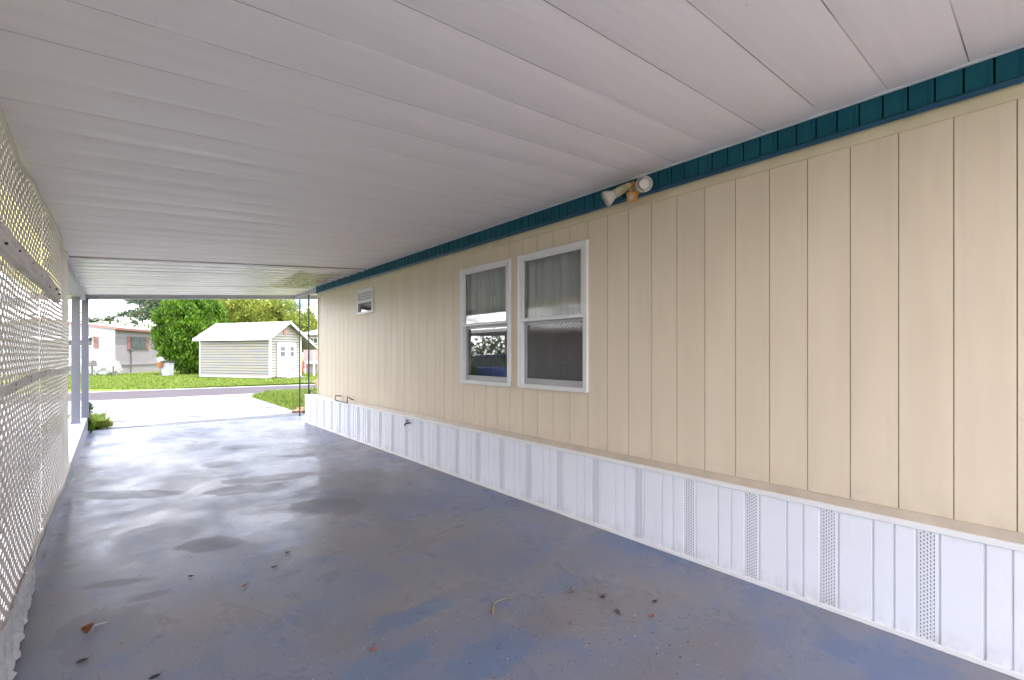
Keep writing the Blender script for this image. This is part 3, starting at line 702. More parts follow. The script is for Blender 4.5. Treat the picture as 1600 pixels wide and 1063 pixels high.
# hose hangers and spigot
def hanger(name, pts, label):
    t = thing(name, pts[0], label, 'hose hanger'); b = MB(); b.tube(pts, .010, 8); b.build('bent_rod', M['black'], t, smooth=True)
p = FP(533, 626, 3.19); x = 3.19; yb, ya = p.y, FP(552, 625, 3.19).y
hanger('hose_hanger', pth((x,yb,.72),(x-.10,yb,.735),(x-.11,yb,.66),(x-.10,yb-.02,.645),(x-.10,ya+.02,.645),(x-.11,ya,.66),(x-.11,ya,.76),(x-.02,ya,.70),(x,ya,.70)), 'bent black iron hose hanger low on the cream wall above the skirting')
p = V(488, 10.1); q_ = V(500, 9.95)
hanger('hose_hanger', pth((p.x,p.y+.15,.625),(p.x,p.y+.15,.70),(p.x+.03,p.y+.1,.70),(p.x+.03,p.y+.02,.63),(q_.x,q_.y+.12,.635),(q_.x,q_.y+.12,.78)), 'black iron rod bracket lying on the ledge past the wall corner')
sp = FP(641, 661, SX)
t = thing('garden_tap', (SX, sp.y, sp.z), 'small black outdoor tap sticking out of the white skirting', 'tap')
b = MB(); b.tube([(SX+.01,sp.y,sp.z),(SX-.07,sp.y,sp.z),(SX-.09,sp.y,sp.z-.03)], .012, 10); b.build('spout', M['black'], t, smooth=True)
b = MB(); b.tube([(SX-.045,sp.y,sp.z),(SX-.045,sp.y,sp.z+.035)], .006, 8); b.tube([(SX-.045,sp.y,sp.z+.033),(SX-.045,sp.y,sp.z+.043)], .028, 12); b.build('handle', M['black'], t)

# ---------------------------------------------------------------- litter on the slab
def leaf(px, py, L_, col, rot, label, curl=.3):
    g_ = G(px, py); m = mat('dry_leaf', col, .7, var=.4, vscale=60)
    b = MB(); n = 8
    for i in range(n):
        for s in (-1, 1):
            ta, tb = i/n, (i+1)/n; wa, wb = .32*L_*math.sin(math.pi*ta)**.8, .32*L_*math.sin(math.pi*tb)**.8
            pt = lambda t_, w_: (t_*L_-L_/2, s*w_, .004+L_*curl*(w_/L_)*1.6+L_*curl*.5*(2*t_-1)**2)
            b.face([(ta*L_-L_/2,0,.004+L_*curl*.5*(2*ta-1)**2),(tb*L_-L_/2,0,.004+L_*curl*.5*(2*tb-1)**2),pt(tb,wb),pt(ta,wa)])
    b.tube([(L_/2-.002,0,.006+L_*curl*.5),(L_*.8,0,.008+L_*curl*.6)], .0012, 5)
    o = b.build('dry_leaf', m, category='leaf', label=label, group='dry leaves fallen on the slab'); o.location = g_; o.rotation_euler = (0,0,rot)
    return o
leaf(137, 990, .075, (.22,.07,.03), 1.0, 'curled red brown leaf with a pale tip, at the lower left of the slab', .9)
leaf(128, 1036, .05, (.06,.05,.05), .2, 'thin dark leaf scrap below the curled red leaf')
leaf(298, 902, .035, (.03,.03,.04), -.7, 'short dark flat scrap on the glossy left part of the slab')
leaf(382, 917, .04, (.28,.11,.05), .5, 'small reddish leaf left of the middle of the slab')
leaf(428, 888, .04, (.07,.05,.04), .1, 'dark curled leaf above the small reddish one')
leaf(449, 865, .04, (.05,.04,.04), -.5, 'dark scrap highest of the small cluster mid slab')
leaf(942, 935, .045, (.10,.06,.04), .3, 'dark brown leaf right of the bent twig')
leaf(892, 927, .05, (.24,.16,.12), .9, 'tan brown leaf between the bent twig and the dark brown leaf')
leaf(1023, 942, .04, (.05,.04,.04), .0, 'narrow black leaf near the skirting side of the litter')
leaf(1018, 965, .04, (.30,.10,.07), .1, 'red leaf just below the narrow black leaf')
leaf(965, 958, .045, (.12,.11,.09), .8, 'greyish leaf left of the red leaf')
leaf(583, 1018, .045, (.33,.13,.10), .2, 'reddish leaf at the bottom edge of the blue patch')
leaf(242, 1061, .05, (.03,.04,.06), .2, 'dark leaf cut by the bottom edge of the picture')
t = thing('bent_twig', G(780,945), 'bent tan twig lying in the middle of the slab', 'twig')
p0, p1_, p2 = G(770,960), G(772,944), G(799,936)
b = MB(); b.tube([p0+Vector((0,0,.006)), p0.lerp(p1_,.5)+Vector((0,0,.010)), p1_+Vector((0,0,.007)), p1_.lerp(p2,.5)+Vector((.003,.004,.012)), p2+Vector((0,0,.006))], [.006,.005,.0035,.003,.002], 8); b.build('stem', mat('tan_stem',(.34,.26,.13),.7,var=.3,vscale=50), t, smooth=True)
t2 = G(160,977)
b = MB(); b.tube([G(147,980)+Vector((0,0,.01)), G(168,974)+Vector((0,0,.006))], [.004,.002], 6); b.build('leaf_stalk', mat('pale_stalk',(.35,.34,.36),.6), category='twig', label='pale stalk beside the curled red brown leaf')
b = MB(); b2 = MB()
for i in range(900):
    r_ = random.random()
    if r_ < .55: cx, cy, sx, sy = 880, 930, 120, 55
    elif r_ < .8: cx, cy, sx, sy = 450, 900, 110, 60
    else: cx, cy, sx, sy = 700, 1000, 350, 50
    px, py = random.gauss(cx, sx), random.gauss(cy, sy)
    if py < 760 or py > 1075 or px < 40: continue
    p = G(px, py)
    if p.x > 3.1 or p.x < -.35: continue
    s = random.uniform(.002, .0085); a = random.uniform(0, 6.28); e = random.uniform(.3,.7)
    (b if random.random() < .6 else b2).face([(p.x+s*math.cos(a+k*math.pi/2)*(1 if k%2 else e), p.y+s*math.sin(a+k*math.pi/2)*(1 if k%2 else e), .003+random.uniform(0,.003)) for k in range(4)])
b.build('leaf_litter', mat('dark_crumbs',(.05,.035,.03),.8), kind='stuff'); b2.build('leaf_litter', mat('pale_crumbs',(.45,.40,.33),.8), kind='stuff')

# ---------------------------------------------------------------- trees and plants
M['bark'] = mat('bark', (.12, .085, .06), .9, var=.4, vscale=10, bump=.6)
def leafmat(name, c1, c2, sc_=.9):
    m = mat(name, c1, .6, col2=c2, vscale=sc_, spec=.25)
    t = m.node_tree; bs = t.nodes['Principled BSDF']; bs.inputs['Transmission Weight'].default_value = 0
    tr = t.nodes.new('ShaderNodeBsdfTranslucent'); mxs = t.nodes.new('ShaderNodeMixShader'); mxs.inputs[0].default_value = .3
    r = [n for n in t.nodes if n.type == 'VALTORGB'][0]; t.links.new(r.outputs[0], tr.inputs[0])
    o = [n for n in t.nodes if n.type == 'OUTPUT_MATERIAL'][0]
    t.links.new(bs.outputs[0], mxs.inputs[1]); t.links.new(tr.outputs[0], mxs.inputs[2]); t.links.new(mxs.outputs[0], o.inputs[0]); return m
M['leaf_a'] = leafmat('bright_green_foliage', (.115, .225, .008), (.014, .048, .004), 2.6)
M['leaf_b'] = leafmat('yellow_green_foliage', (.25, .27, .035), (.09, .14, .016), .8)
M['leaf_c'] = leafmat('dark_pine_foliage', (.05, .095, .05), (.10, .12, .06), .8)
M['leaf_d'] = leafmat('mid_green_foliage', (.06, .10, .022), (.03, .055, .014), .6)
M['leaf_w'] = leafmat('white_blossom', (.80, .80, .80), (.62, .66, .60), 3)
def crown(name, centers, n_per, size, spread, m, parent, vertical=.0):
    """leaf-sized quads scattered round clump centres"""
    C_ = np.array(centers); K = len(C_); n = K*n_per
    P = np.repeat(C_, n_per, 0) + rng.normal(0, spread, (n, 3))
    A = rng.normal(0, 1, (n, 3)); A[:,2] += vertical*np.sign(rng.normal(.6,1,n)); A /= np.linalg.norm(A, axis=1)[:,None]
    B = rng.normal(0, 1, (n, 3)); B -= (B*A).sum(1)[:,None]*A; B /= np.linalg.norm(B, axis=1)[:,None]
    S = size*rng.uniform(.6, 1.4, n)[:,None]
    v = np.stack([P-A*S, P+B*S*.30, P+A*S, P-B*S*.30], 1).reshape(-1,3)
    me = bpy.data.meshes.new(name); me.from_pydata(v.tolist(), [], [(4*i,4*i+1,4*i+2,4*i+3) for i in range(n)]); me.materials.append(m)
    o = bpy.data.objects.new(name, me); COL.objects.link(o)
    if parent: o.parent = parent; o.matrix_parent_inverse = Matrix.Translation(-parent.location)
    return o
def ell_centers(c, rx, rz, n, inner=.75, bump=.12, zmin=-1):
    out = []
    while len(out) < n:
        d = rng.normal(0, 1, 3); d /= np.linalg.norm(d)
        if d[2] < zmin: continue
        r = rng.uniform(inner, 1.0) + bump*math.sin(d[0]*7+d[2]*5)*math.cos(d[1]*6)
        out.append((c[0]+d[0]*rx*r, c[1]+d[1]*rx*r, c[2]+d[2]*rz*r))
    return out
def trunk(parent, base, top, r, limbs):
    b = MB(); base = Vector(base); top = Vector(top); mid = base.lerp(top,.5)+Vector((.08,.05,0))
    b.tube([base, mid, top], [r, r*.8, r*.45], 10)
    for l in limbs:
        l = Vector(l); s = base.lerp(top, random.uniform(.45,.95)); b.tube([s, s.lerp(l,.5)+Vector((0,0,.12)), l], [r*.4, r*.25, r*.08], 6)
    b.build('trunk', M['bark'], parent, smooth=True)
def tree(name, px, d, z0, h, rx, rz, n, leaves, size, spread, m, label, group=None, inner=.6, zc=None, vertical=0, bump=.18, tr=.18, zmin=-.8):
    p = V(px, d, -.08); t = thing(name, p, label, 'tree', group); zc = zc or h-rz
    cs = ell_centers((p.x,p.y,zc), rx, rz, n, inner, bump, zmin)
    crown('crown', cs, leaves, size, spread, m, t, vertical)
    trunk(t, (p.x,p.y,-.1), (p.x,p.y,zc+rz*.3), tr, random.sample(cs, 8))
    return t
# round bright green conifer in front
p = V(299, 37.5, -.08); t = thing('conifer_tree', p, 'dense rounded bright green conifer standing left of the white shed', 'tree')
cs = ell_centers((p.x,p.y,3.3), 2.35, 3.2, 420, .84, .12) + ell_centers((p.x+U.x*.7,p.y+U.y*.7,1.7), 2.0, 1.75, 170, .8, .12) + ell_centers((p.x,p.y,4.9), 1.5, 1.75, 90, .8, .15)
cs = [c for c in cs if c[2] > .12]
crown('crown', cs, 90, .15, .19, M['leaf_a'], t, 2.2); trunk(t, (p.x-U.x*.5,p.y-U.y*.5,-.1), (p.x,p.y,3.6), .2, random.sample(cs, 6))
# yellow-green trees behind shed
for i, (px, d, h, rx, rz, lab) in enumerate(((385, 46, 7.6, 2.6, 2.6, 'bushy yellow green tree directly behind the left half of the shed roof'),
        (432, 44, 7.2, 2.4, 2.4, 'bushy yellow green tree behind the ridge end of the shed'),
        (345, 50, 8.5, 3.0, 3.2, 'tall yellow green tree between the round conifer and the shed roof'),
        (476, 52, 6.4, 1.9, 2.2, 'lower yellow green tree right of the shed gable, behind the thin black poles'),
        (500, 56, 5.6, 1.6, 1.8, 'small tree farthest right, beside the home wall corner'))):
    tree('leafy_tree', px, d, 0, h, rx, rz, 130, 75, .17, .30, M['leaf_b'], lab, 'trees behind the shed', inner=.45, bump=.3, tr=.16)
tree('leafy_tree', 410, 60, 0, 8.6, 5.0, 3.4, 160, 60, .24, .45, M['leaf_d'], 'wide darker green tree farthest behind the shed', 'trees behind the shed', inner=.4, bump=.3)
# open pine with drooping limbs
p = V(262, 47, -.08); t = thing('pine_tree', p, 'open dark pine with drooping limbs reaching left above the round conifer', 'tree')
cs = []; limbs = []
for k in range(34):
    a = random.uniform(0, 6.28); z = random.uniform(4.6, 9.2); L_ = 3.9*(1-(z-4)/11)+.4
    for j in range(7):
        f_ = .3+.7*j/6; cs.append((p.x+math.cos(a)*L_*f_, p.y+math.sin(a)*L_*f_, z + .25*math.sin(f_*2.5)-.5*f_*f_))
    limbs.append((p.x+math.cos(a)*L_, p.y+math.sin(a)*L_, z-.35))
crown('crown', cs, 75, .17, .20, M['leaf_c'], t); trunk(t, (p.x,p.y,-.1), (p.x,p.y,9.3), .2, limbs)
# far small palms over the white home roof
for i, (px, hh, lab) in enumerate(((142, 6.5, 'left of the two palms above the white home roof'), (172, 6.7, 'right of the two palms above the white home roof'))):
    d = 62; p = V(px, d, -.08); t = thing('palm_tree', p, 'feathery green palm, ' + lab, 'tree', 'palms beyond the white home')
    b = MB(); b.tube([(p.x,p.y,-.1),(p.x+.1,p.y,2.5),(p.x,p.y,hh-.6)], [.18,.14,.12], 8); b.build('trunk', M['bark'], t, smooth=True)
    b = MB()
    for k in range(44):
        a = k*2.4; rise = random.uniform(.1, 1.1); L_ = random.uniform(2.0, 2.9); pts = []
        for j in range(9):
            f_ = j/8; pts.append(Vector((p.x+math.cos(a)*L_*f_*math.cos(rise*.6), p.y+math.sin(a)*L_*f_*math.cos(rise*.6), hh-.6+rise*L_*f_*.8-1.1*f_*f_)))
        sd_ = Vector((-math.sin(a), math.cos(a), 0))
        for j in range(8):
            for q2 in range(2):
                c_ = pts[j].lerp(pts[j+1], q2/2)
                for s in (-1, 1):
                    tip = c_+sd_*s*.62*(1-abs(j/8-.4))+(pts[j+1]-pts[j])*.8+Vector((0,0,-.12)); b.face([c_, c_+(pts[j+1]-pts[j])*.30, tip])
    b.build('fronds', M['leaf_d'], t)
# far treeline
cs = []
for k in range(260):
    a = R(random.uniform(-70, 110)); d = random.uniform(95, 125); cs.append((d*math.sin(a), d*math.cos(a)*1.0, random.uniform(.5, 4.8)))
o = crown('distant_treeline', cs, 70, .7, 1.9, M['leaf_d'], None); o['kind'] = 'stuff'
# vine and weeds at the foot of the posts
pv = V(130.5, 8.62); t = thing('climbing_weed', (-.44,11.95,.2), 'green weed growing up the foot of the right hand grey post', 'plant')
cs = [(-.40+random.uniform(-.05,.05)*(1-k/26), 11.9+random.uniform(-.05,.07), .05+k*.02) for k in range(26)]
crown('foliage', cs, 22, .035, .022, M['leaf_a'], t, .6)
t = thing('weed_clump', (-.32,12.35,.0), 'low yellow green weed clump at the slab corner beside the posts', 'plant')
cs = [(-.33+random.uniform(-.22,.22), 12.45+random.uniform(-.1,.16), .05+random.uniform(0,.05)) for k in range(26)]
crown('foliage', cs, 30, .05, .04, M['leaf_b'], t, .6)

# ---------------------------------------------------------------- far white mobile home with pink trim
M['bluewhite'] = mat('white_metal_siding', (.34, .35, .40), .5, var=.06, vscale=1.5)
M['pinkwhite'] = mat('shade_toned_siding', (.29, .265, .29), .6, var=.08, vscale=1.5)  # duller tone puts the shade of the far home's right wall into its colour
M['pink'] = mat('pink_trim', (.30, .13, .12), .55, var=.12)
M['roofw'] = mat('white_roof', (.62, .60, .58), .7, var=.1)
M['winfar'] = mat('far_window', (.10, .12, .12), .15, var=.5, vscale=1.2)
M['grey'] = mat('dull_grey', (.11, .105, .10), .6)
def frame_obj(origin, a, c):  # local box frame: x along a, y along c
    return Matrix(((a.x, c.x, 0, origin.x), (a.y, c.y, 0, origin.y), (0,0,1,0), (0,0,0,1)))
O = V(180, 37); F = frame_obj(O, -U, (D*5.7-U*.9).normalized())
wh = thing('mobile_home', O, 'far white mobile home with pink roof trim and pink shutters across the road', 'mobile home')
b = MB(); hz = lambda x: 3.60+.115*min(x,6)-.115*max(0,x-6)
def rq(b, pts, m=0): b.face([F@Vector(p_) for p_ in pts], m)
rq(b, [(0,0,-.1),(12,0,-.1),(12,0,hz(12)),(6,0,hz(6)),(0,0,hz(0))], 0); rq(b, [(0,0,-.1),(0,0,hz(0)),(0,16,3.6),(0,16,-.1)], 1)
rq(b, [(12,0,-.1),(12,16,-.1),(12,16,hz(12)),(12,0,hz(12))], 0); rq(b, [(0,16,-.1),(0,16,3.6),(6,16,hz(6)),(12,16,hz(12)),(12,16,-.1)], 0)
b.build('wall', [M['bluewhite'], M['pinkwhite']], wh)
b = MB()
for xa, xb in ((-.25, 6), (6, 12.25)):
    za, zb_ = (hz(max(xa,0))-.02, hz(xb)) if xa < 6 else (hz(6), hz(12)-.02)
    b.hexa([(xa,-.25,za),(xb,-.25,zb_),(xb,16.2,zb_),(xa,16.2,za),(xa,-.25,za+.10),(xb,-.25,zb_+.10),(xb,16.2,zb_+.10),(xa,16.2,za+.10)],0,F)
b.build('roof', M['roofw'], wh)
b = MB()
for xa, xb in ((-.27, 6), (6, 12.25)):
    za, zb_ = (hz(0)-.09, hz(xb)-.06) if xa < 6 else (hz(6)-.06, hz(12)-.08)
    b.hexa([(xa,-.29,za),(xb,-.29,zb_),(xb,-.26,zb_),(xa,-.26,za),(xa,-.29,za+.20),(xb,-.29,zb_+.20),(xb,-.26,zb_+.20),(xa,-.26,za+.20)],0,F)
b.box(-.30,-.27,-.29,16.2,hz(0)-.12,hz(0)+.07,0,F); b.build('roof_trim', M['pink'], wh)
b = MB(); b.box(-.06,0.0,0,16,.62,.78,0,F); b.box(-.02,12,-.03,0,2.86,2.90,0,F); b.box(-.03,0,0,16,2.86,2.90,0,F); b.build('wall_band', M['pinkwhite'], wh)
def far_window(x0, x1, y0, y1, z0, z1, face):
    b = MB()
    if face == 'r':
        b.box(-.06,-.0,y0,y1,z0,z1,0,F); o = b.build('window', M['grey'], wh)
        b = MB(); ym = (y0+y1)/2
        b.box(-.075,-.06,y0+.1,ym-.05,z0+.1,z1-.1,0,F); b.box(-.075,-.06,ym+.05,y1-.1,z0+.1,z1-.1,0,F)
    else:
        b.box(x0,x1,-.06,0,z0,z1,0,F); o = b.build('window', M['white'], wh); b = MB(); b.box(x0+.08,x1-.08,-.075,-.06,z0+.08,z1-.08,0,F)
    o2 = b.build('pane', M['winfar'], None); o2.parent = o
def ypos(px):  # distance along the receding wall for a bearing
    lo, hi = 0, 20
    for _ in range(40):
        m_ = (lo+hi)/2; P_ = F@Vector((0,m_,0)); dd_ = P_.dot(D); pxx = 800+717*P_.dot(U)/dd_
        if pxx < px: lo = m_
        else: hi = m_
    return lo
ya, yb = ypos(203), ypos(228)
far_window(0,0,ya,yb,1.95,3.0,'r')
for (q0, q1) in ((ypos(198.5), ya-.02), (yb+.02, ypos(232))):
    b = MB(); b.box(-.05,0,q0,q1,1.9,3.02,0,F); b.build('shutter', M['pink'], wh)
far_window(0,0,ypos(241.5),ypos(241.5)+1.3,2.1,2.9,'r')
far_window(1.75,4.1,0,0,2.15,2.95,'l')
b = MB(); b.box(1.35,1.68,-.05,0,1.98,2.9,0,F); b.build('shutter', M['pink'], wh)
b = MB(); b.hexa([(1.7,-1.0,2.62),(6.6,-1.0,2.62),(6.6,0,2.98),(1.7,0,2.98),(1.7,-1.0,2.66),(6.6,-1.0,2.66),(6.6,0,3.03),(1.7,0,3.03)],0,F); b.build('window_awning', M['white'], wh)
b = MB(); pb = ypos(203); b.tube([F@Vector((-.1,pb,0)),F@Vector((-.1,pb,1.7))], .04, 8); b.tube([F@Vector((-.12,pb+.1,1.72)),F@Vector((-.12,pb+.1,1.95))], .14, 8); b.build('power_meter', M['grey'], wh)
b = MB(); b.box(1.2,1.9,7.5,8.3,3.75,4.05,0,F); b.build('roof_vent', M['grey'], wh)

# bits in front of the white home
def blob_shrub(px, d, rx, rz, label):
    p = V(px, d, -.05); t = thing('flowering_shrub', p, label, 'shrub', 'white shrubs in front of the far home')
    crown('foliage', ell_centers((p.x,p.y,rz*.85), rx, rz, 60, .6, .1), 60, .08, .09, M['leaf_w'], t)
blob_shrub(158, 34.5, .62, .62, 'left half of the pair of rounded white shrubs between the two mailboxes')
blob_shrub(172, 35.2, .55, .50, 'right half of the pair of rounded white shrubs, behind the box mailbox')
blob_shrub(113, 34, .7, .62, 'rounded white shrub seen between the lattice and the grey posts')
def mailbox(px, d, label, m, rnd):
    p = V(px, d, -.075); t = thing('mailbox', p, label, 'mailbox', 'mailboxes in front of the far home')
    b = MB(); b.box(-.05,.05,-.05,.05,-.1,.75); o = b.build('post', M['grey'], None, bevel=.01); o.location = p; o.parent = t; o.matrix_parent_inverse = Matrix.Translation(-t.location)
    b = MB(); n = 12; r = .18 if rnd else .17; hh = .42
    pr = [(-r,0),(r,0)]+[(r*math.cos(math.pi*k/n), (.26 if rnd else .20)+(r*math.sin(math.pi*k/n) if rnd else .02*math.sin(math.pi*k/n))) for k in range(n+1)]
    fr = [(x_, -.26, z_+.72) for x_, z_ in pr]; bk = [(x_, .26, z_+.72) for x_, z_ in pr]
    b.face(fr); b.face(bk[::-1])
    for i in range(len(pr)): j = (i+1) % len(pr); b.face([fr[j], fr[i], bk[i], bk[j]])
    o = b.build('box', m, None); o.location = p; o.rotation_euler = (0,0,-YAW*.3+.6); o.parent = t; o.matrix_parent_inverse = Matrix.Translation(-t.location)
    b = MB(); b.box(r+.002,r+.012,-.2,-.17,.85,1.05); o3 = b.build('flag', M['pink'], None); o3.location = p; o3.rotation_euler = o.rotation_euler; o3.parent = t; o3.matrix_parent_inverse = Matrix.Translation(-t.location)
mailbox(144, 33.2, 'round topped grey mailbox on a post, left of the white shrubs', M['grey'], True)
mailbox(177, 33.0, 'boxy pale mailbox on a post, right of the white shrubs', M['pinkwhite'], False)
p = V(262, 33.6, -.075); t = thing('rubbish_bin', p, 'pale upright bin with a dark flat lid, at the foot of the round conifer', 'bin')
b = MB(); b.hexa([(-.25,-.25,0),(.25,-.25,0),(.25,.25,0),(-.25,.25,0),(-.28,-.28,.98),(.28,-.28,.98),(.28,.28,.98),(-.28,.28,.98)],0,Matrix.Translation(p)@Matrix.Rotation(-YAW,4,'Z')); b.build('body', M['bluewhite'], t, bevel=.03)
b = MB(); b.box(-.32,.32,-.32,.32,.97,1.09,0,Matrix.Translation(p)@Matrix.Rotation(-YAW,4,'Z')); b.build('lid', M['dark'], t, bevel=.02)
p = V(250, 33.2, -.075); t = thing('flower_pot_stand', p, 'orange pot with pale flowers on a thin pole, left of the pale bin', 'flower pot')
b = MB(); b.tube([p, p+Vector((0,0,.7))], .02, 8); b.build('pole', M['grey'], t)
b = MB(); b.tube([p+Vector((0,0,.62)), p+Vector((0,0,.68)), p+Vector((0,0,.98)), p+Vector((0,0,1.0))], [.10,.15,.21,.23], 16); b.build('pot', mat('terracotta',(.42,.17,.07),.7,var=.2), t, smooth=True)
crown('flowers', [(p.x+random.uniform(-.12,.12), p.y+random.uniform(-.12,.12), 1.12+random.uniform(-.08,.12)) for k in range(10)], 24, .05, .05, M['leaf_w'], t)

# ---------------------------------------------------------------- shed
M['clap'] = None
def clap_mat():
    m, q = newmat('shed_clapboard', .6); P = q.pos()
    c = q.mix(q.mapr(q.noise(q.pos((.5,.5,4)), 1.1, 5, .6), .42, .6), (.27, .245, .185), (.22, .22, .225))
    q.l(c, q.b.inputs['Base Color']); return m
M['clap'] = clap_mat()
M['clap_front'] = mat('shed_front_siding', (.27, .255, .22), .55, var=.06, vscale=1)
def shingle():
    m, q = newmat('weathered_shingles', .85); P = q.pos()
    c = q.mix(q.mapr(q.noise(P, 1.6, 5, .65), .52, .62), (.25, .235, .23), (.15, .13, .12)); q.l(c, q.b.inputs['Base Color']); return m
M['shingle'] = shingle()
O = V(422, 29.5); A = (V(313, 31.7)-O); LW = A.length; A.normalize(); Bv = Vector((-A.y, A.x, 0))
if Bv.dot(D) < 0: Bv = -Bv
S_ = frame_obj(O, A, Bv); WD = 2.5; WH = 2.75; RH = 3.62; ov = .38
shed = thing('garden_shed', O, 'white clapboard garden shed with double doors and a pale shingle roof across the road', 'shed')
def lap_wall(b, p0, p1, n_, z0, z1f, rows, m=0, outn=None):
    # overlapping boards: each tilts out at its lower edge; z1f limits the top (gable)
    for k in range(rows):
        za, zb_ = z0+(z1f[1]-z0)*k/rows, z0+(z1f[1]-z0)*(k+1)/rows
        (xa, ya_), (xb, yb_) = p0, p1
        if z1f[0] == 'flat': s0_, s1_ = 0, 1
        else:
            ze, zr = z1f[2], z1f[1]; tt = max(0, (zb_-.0-ze)/(zr-ze)) if zb_ > ze else 0; s0_, s1_ = .5*tt, 1-.5*tt
            if s1_-s0_ < .03: continue
        lerp = lambda s: (xa+(xb-xa)*s, ya_+(yb_-ya_)*s)
        q0, q1 = lerp(s0_), lerp(s1_); ox, oy = outn[0]*.055, outn[1]*.055; ix, iy = outn[0]*.004, outn[1]*.004
        b.face([S_@Vector(v) for v in ((q0[0]+ox,q0[1]+oy,za),(q1[0]+ox,q1[1]+oy,za),(q1[0]+ix,q1[1]+iy,zb_),(q0[0]+ix,q0[1]+iy,zb_))], m)
        kx, ky = outn[0]*.012, outn[1]*.012
        b.face([S_@Vector(v) for v in ((q0[0]+kx*1.6,q0[1]+ky*1.6,zb_-.038),(q1[0]+kx*1.6,q1[1]+ky*1.6,zb_-.038),(q1[0]+kx,q1[1]+ky,zb_-.002),(q0[0]+kx,q0[1]+ky,zb_-.002))], 2)  # dark strip paints the shadow line under the lip of the board above
        b.face([S_@Vector(v) for v in ((q0[0],q0[1],za),(q1[0],q1[1],za),(q1[0]+ox,q1[1]+oy,za),(q0[0]+ox,q0[1]+oy,za))], m)
b = MB()
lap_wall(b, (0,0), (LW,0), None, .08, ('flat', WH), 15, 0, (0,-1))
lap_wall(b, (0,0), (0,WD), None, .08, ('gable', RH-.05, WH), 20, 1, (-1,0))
for pts in (((0,WD,0),(LW,WD,0),(LW,WD,WH),(0,WD,WH)), ((LW,0,0),(LW,WD,0),(LW,WD,WH),(LW,WD/2,RH),(LW,0,WH)), ((0,0,0),(0,WD,0),(0,WD,WH),(0,WD/2,RH),(0,0,WH)), ((0,0,0),(LW,0,0),(LW,0,WH),(0,0,WH))):
    b.face([S_@Vector(v) for v in pts], 1)
b.build('wall', [M['clap'], M['clap_front'], mat('lap_shadow', (.07,.065,.055), .9)], shed)
b = MB()
for (x_, y_) in ((0,0),(LW,0),(0,WD)): b.box(x_-.05,x_+.04,y_-.05,y_+.04,0,WH,0,S_)
b.box(0,LW,-.045,.0,-.03,.09,0,S_); b.build('corner_trim', M['white'], shed)
b = MB()
sl = (RH-WH)/(WD/2); ze = WH-ov*sl; zr = RH
def roofq(y0, z0, y1, z1): b.hexa([(-ov,y0,z0+.03),(LW+.2,y0,z0+.03),(LW+.2,y1,z1+.03),(-ov,y1,z1+.03),(-ov,y0,z0+.10),(LW+.2,y0,z0+.10),(LW+.2,y1,z1+.10),(-ov,y1,z1+.10)],0,S_)
roofq(-ov, ze, WD/2, zr); yr = WD+1.35; roofq(WD/2, zr, yr, zr-sl*(yr-WD/2))
b.build('roof', M['shingle'], shed)
b = MB()
b.box(-ov-.0,LW+.2,-ov-.035,-ov,ze-.07,ze+.12,0,S_)
for (y0, z0, y1, z1) in ((-ov, ze, WD/2, zr), (WD/2, zr, yr, zr-sl*(yr-WD/2))):
    b.hexa([(-ov-.04,y0,z0-.05),(-ov-.002,y0,z0-.05),(-ov-.002,y1,z1-.05),(-ov-.04,y1,z1-.05),(-ov-.04,y0,z0+.11),(-ov-.002,y0,z0+.11),(-ov-.002,y1,z1+.11),(-ov-.04,y1,z1+.11)],0,S_)
b.build('eave_board', M['white'], shed)
def spx(px):
    lo, hi = 0, WD
    for _ in range(40):
        m_ = (lo+hi)/2; P_ = S_@Vector((0,m_,0)); pxx = 800+717*P_.dot(U)/P_.dot(D)
        if pxx < px: lo = m_
        else: hi = m_
    return lo
d0, dm, d1 = spx(432), spx(449), spx(461.5)
for i, (ya, yb) in enumerate(((d0, dm-.012), (dm+.012, d1))):
    b = MB(); b.box(-.07,-.03,ya,yb,.06,2.28,0,S_); dr = b.build('door', M['white'], shed, bevel=.008)
    b = MB(); wd_ = yb-ya; b.box(-.078,-.07,ya+wd_*.28,yb-wd_*.28,1.38,2.02,0,S_); o = b.build('door_window', M['winfar'], None); o.parent = dr
    b = MB(); b.box(-.084,-.078,ya+wd_*.28,yb-wd_*.28,1.69,1.72,0,S_); o = b.build('muntin', M['white'], None); o.parent = dr
b = MB(); yy = dm+.07; b.tube([S_@Vector((-.075,yy,1.05)),S_@Vector((-.11,yy,1.05)),S_@Vector((-.11,yy,1.17)),S_@Vector((-.075,yy,1.17))], .012, 6); b.build('door_handle', M['dark'], shed)
b = MB(); b.box(-.055,-.03,d0-.07,d0-.005,.0,2.36,0,S_); b.box(-.055,-.03,d1+.005,d1+.07,.0,2.36,0,S_); b.box(-.055,-.03,d0-.005,d1+.005,2.29,2.36,0,S_); b.build('door_frame', M['grey'], shed)
b = MB(); c_ = S_@Vector((-.03,WD/2-.05,3.0)); n_ = S_.to_3x3()@Vector((-1,0,0)); b.tube([c_, c_+n_*.05], .20, 20); b.build('gable_vent', mat('brown_vent',(.35,.20,.14),.7,var=.3,vscale=8), shed)
b = MB(); b.box(-.9,-.1,d0,d1,-.075,.02,0,S_); b.build('step', M['concrete'], shed)
for x_ in (.0, LW*.5, LW-.1):
    b = MB(); b.box(x_-.05,x_+.05,yr-.15,yr-.05,-.1,zr-sl*(yr-WD/2)+.03,0,S_); b.build('lean_to_post', M['white'], shed)

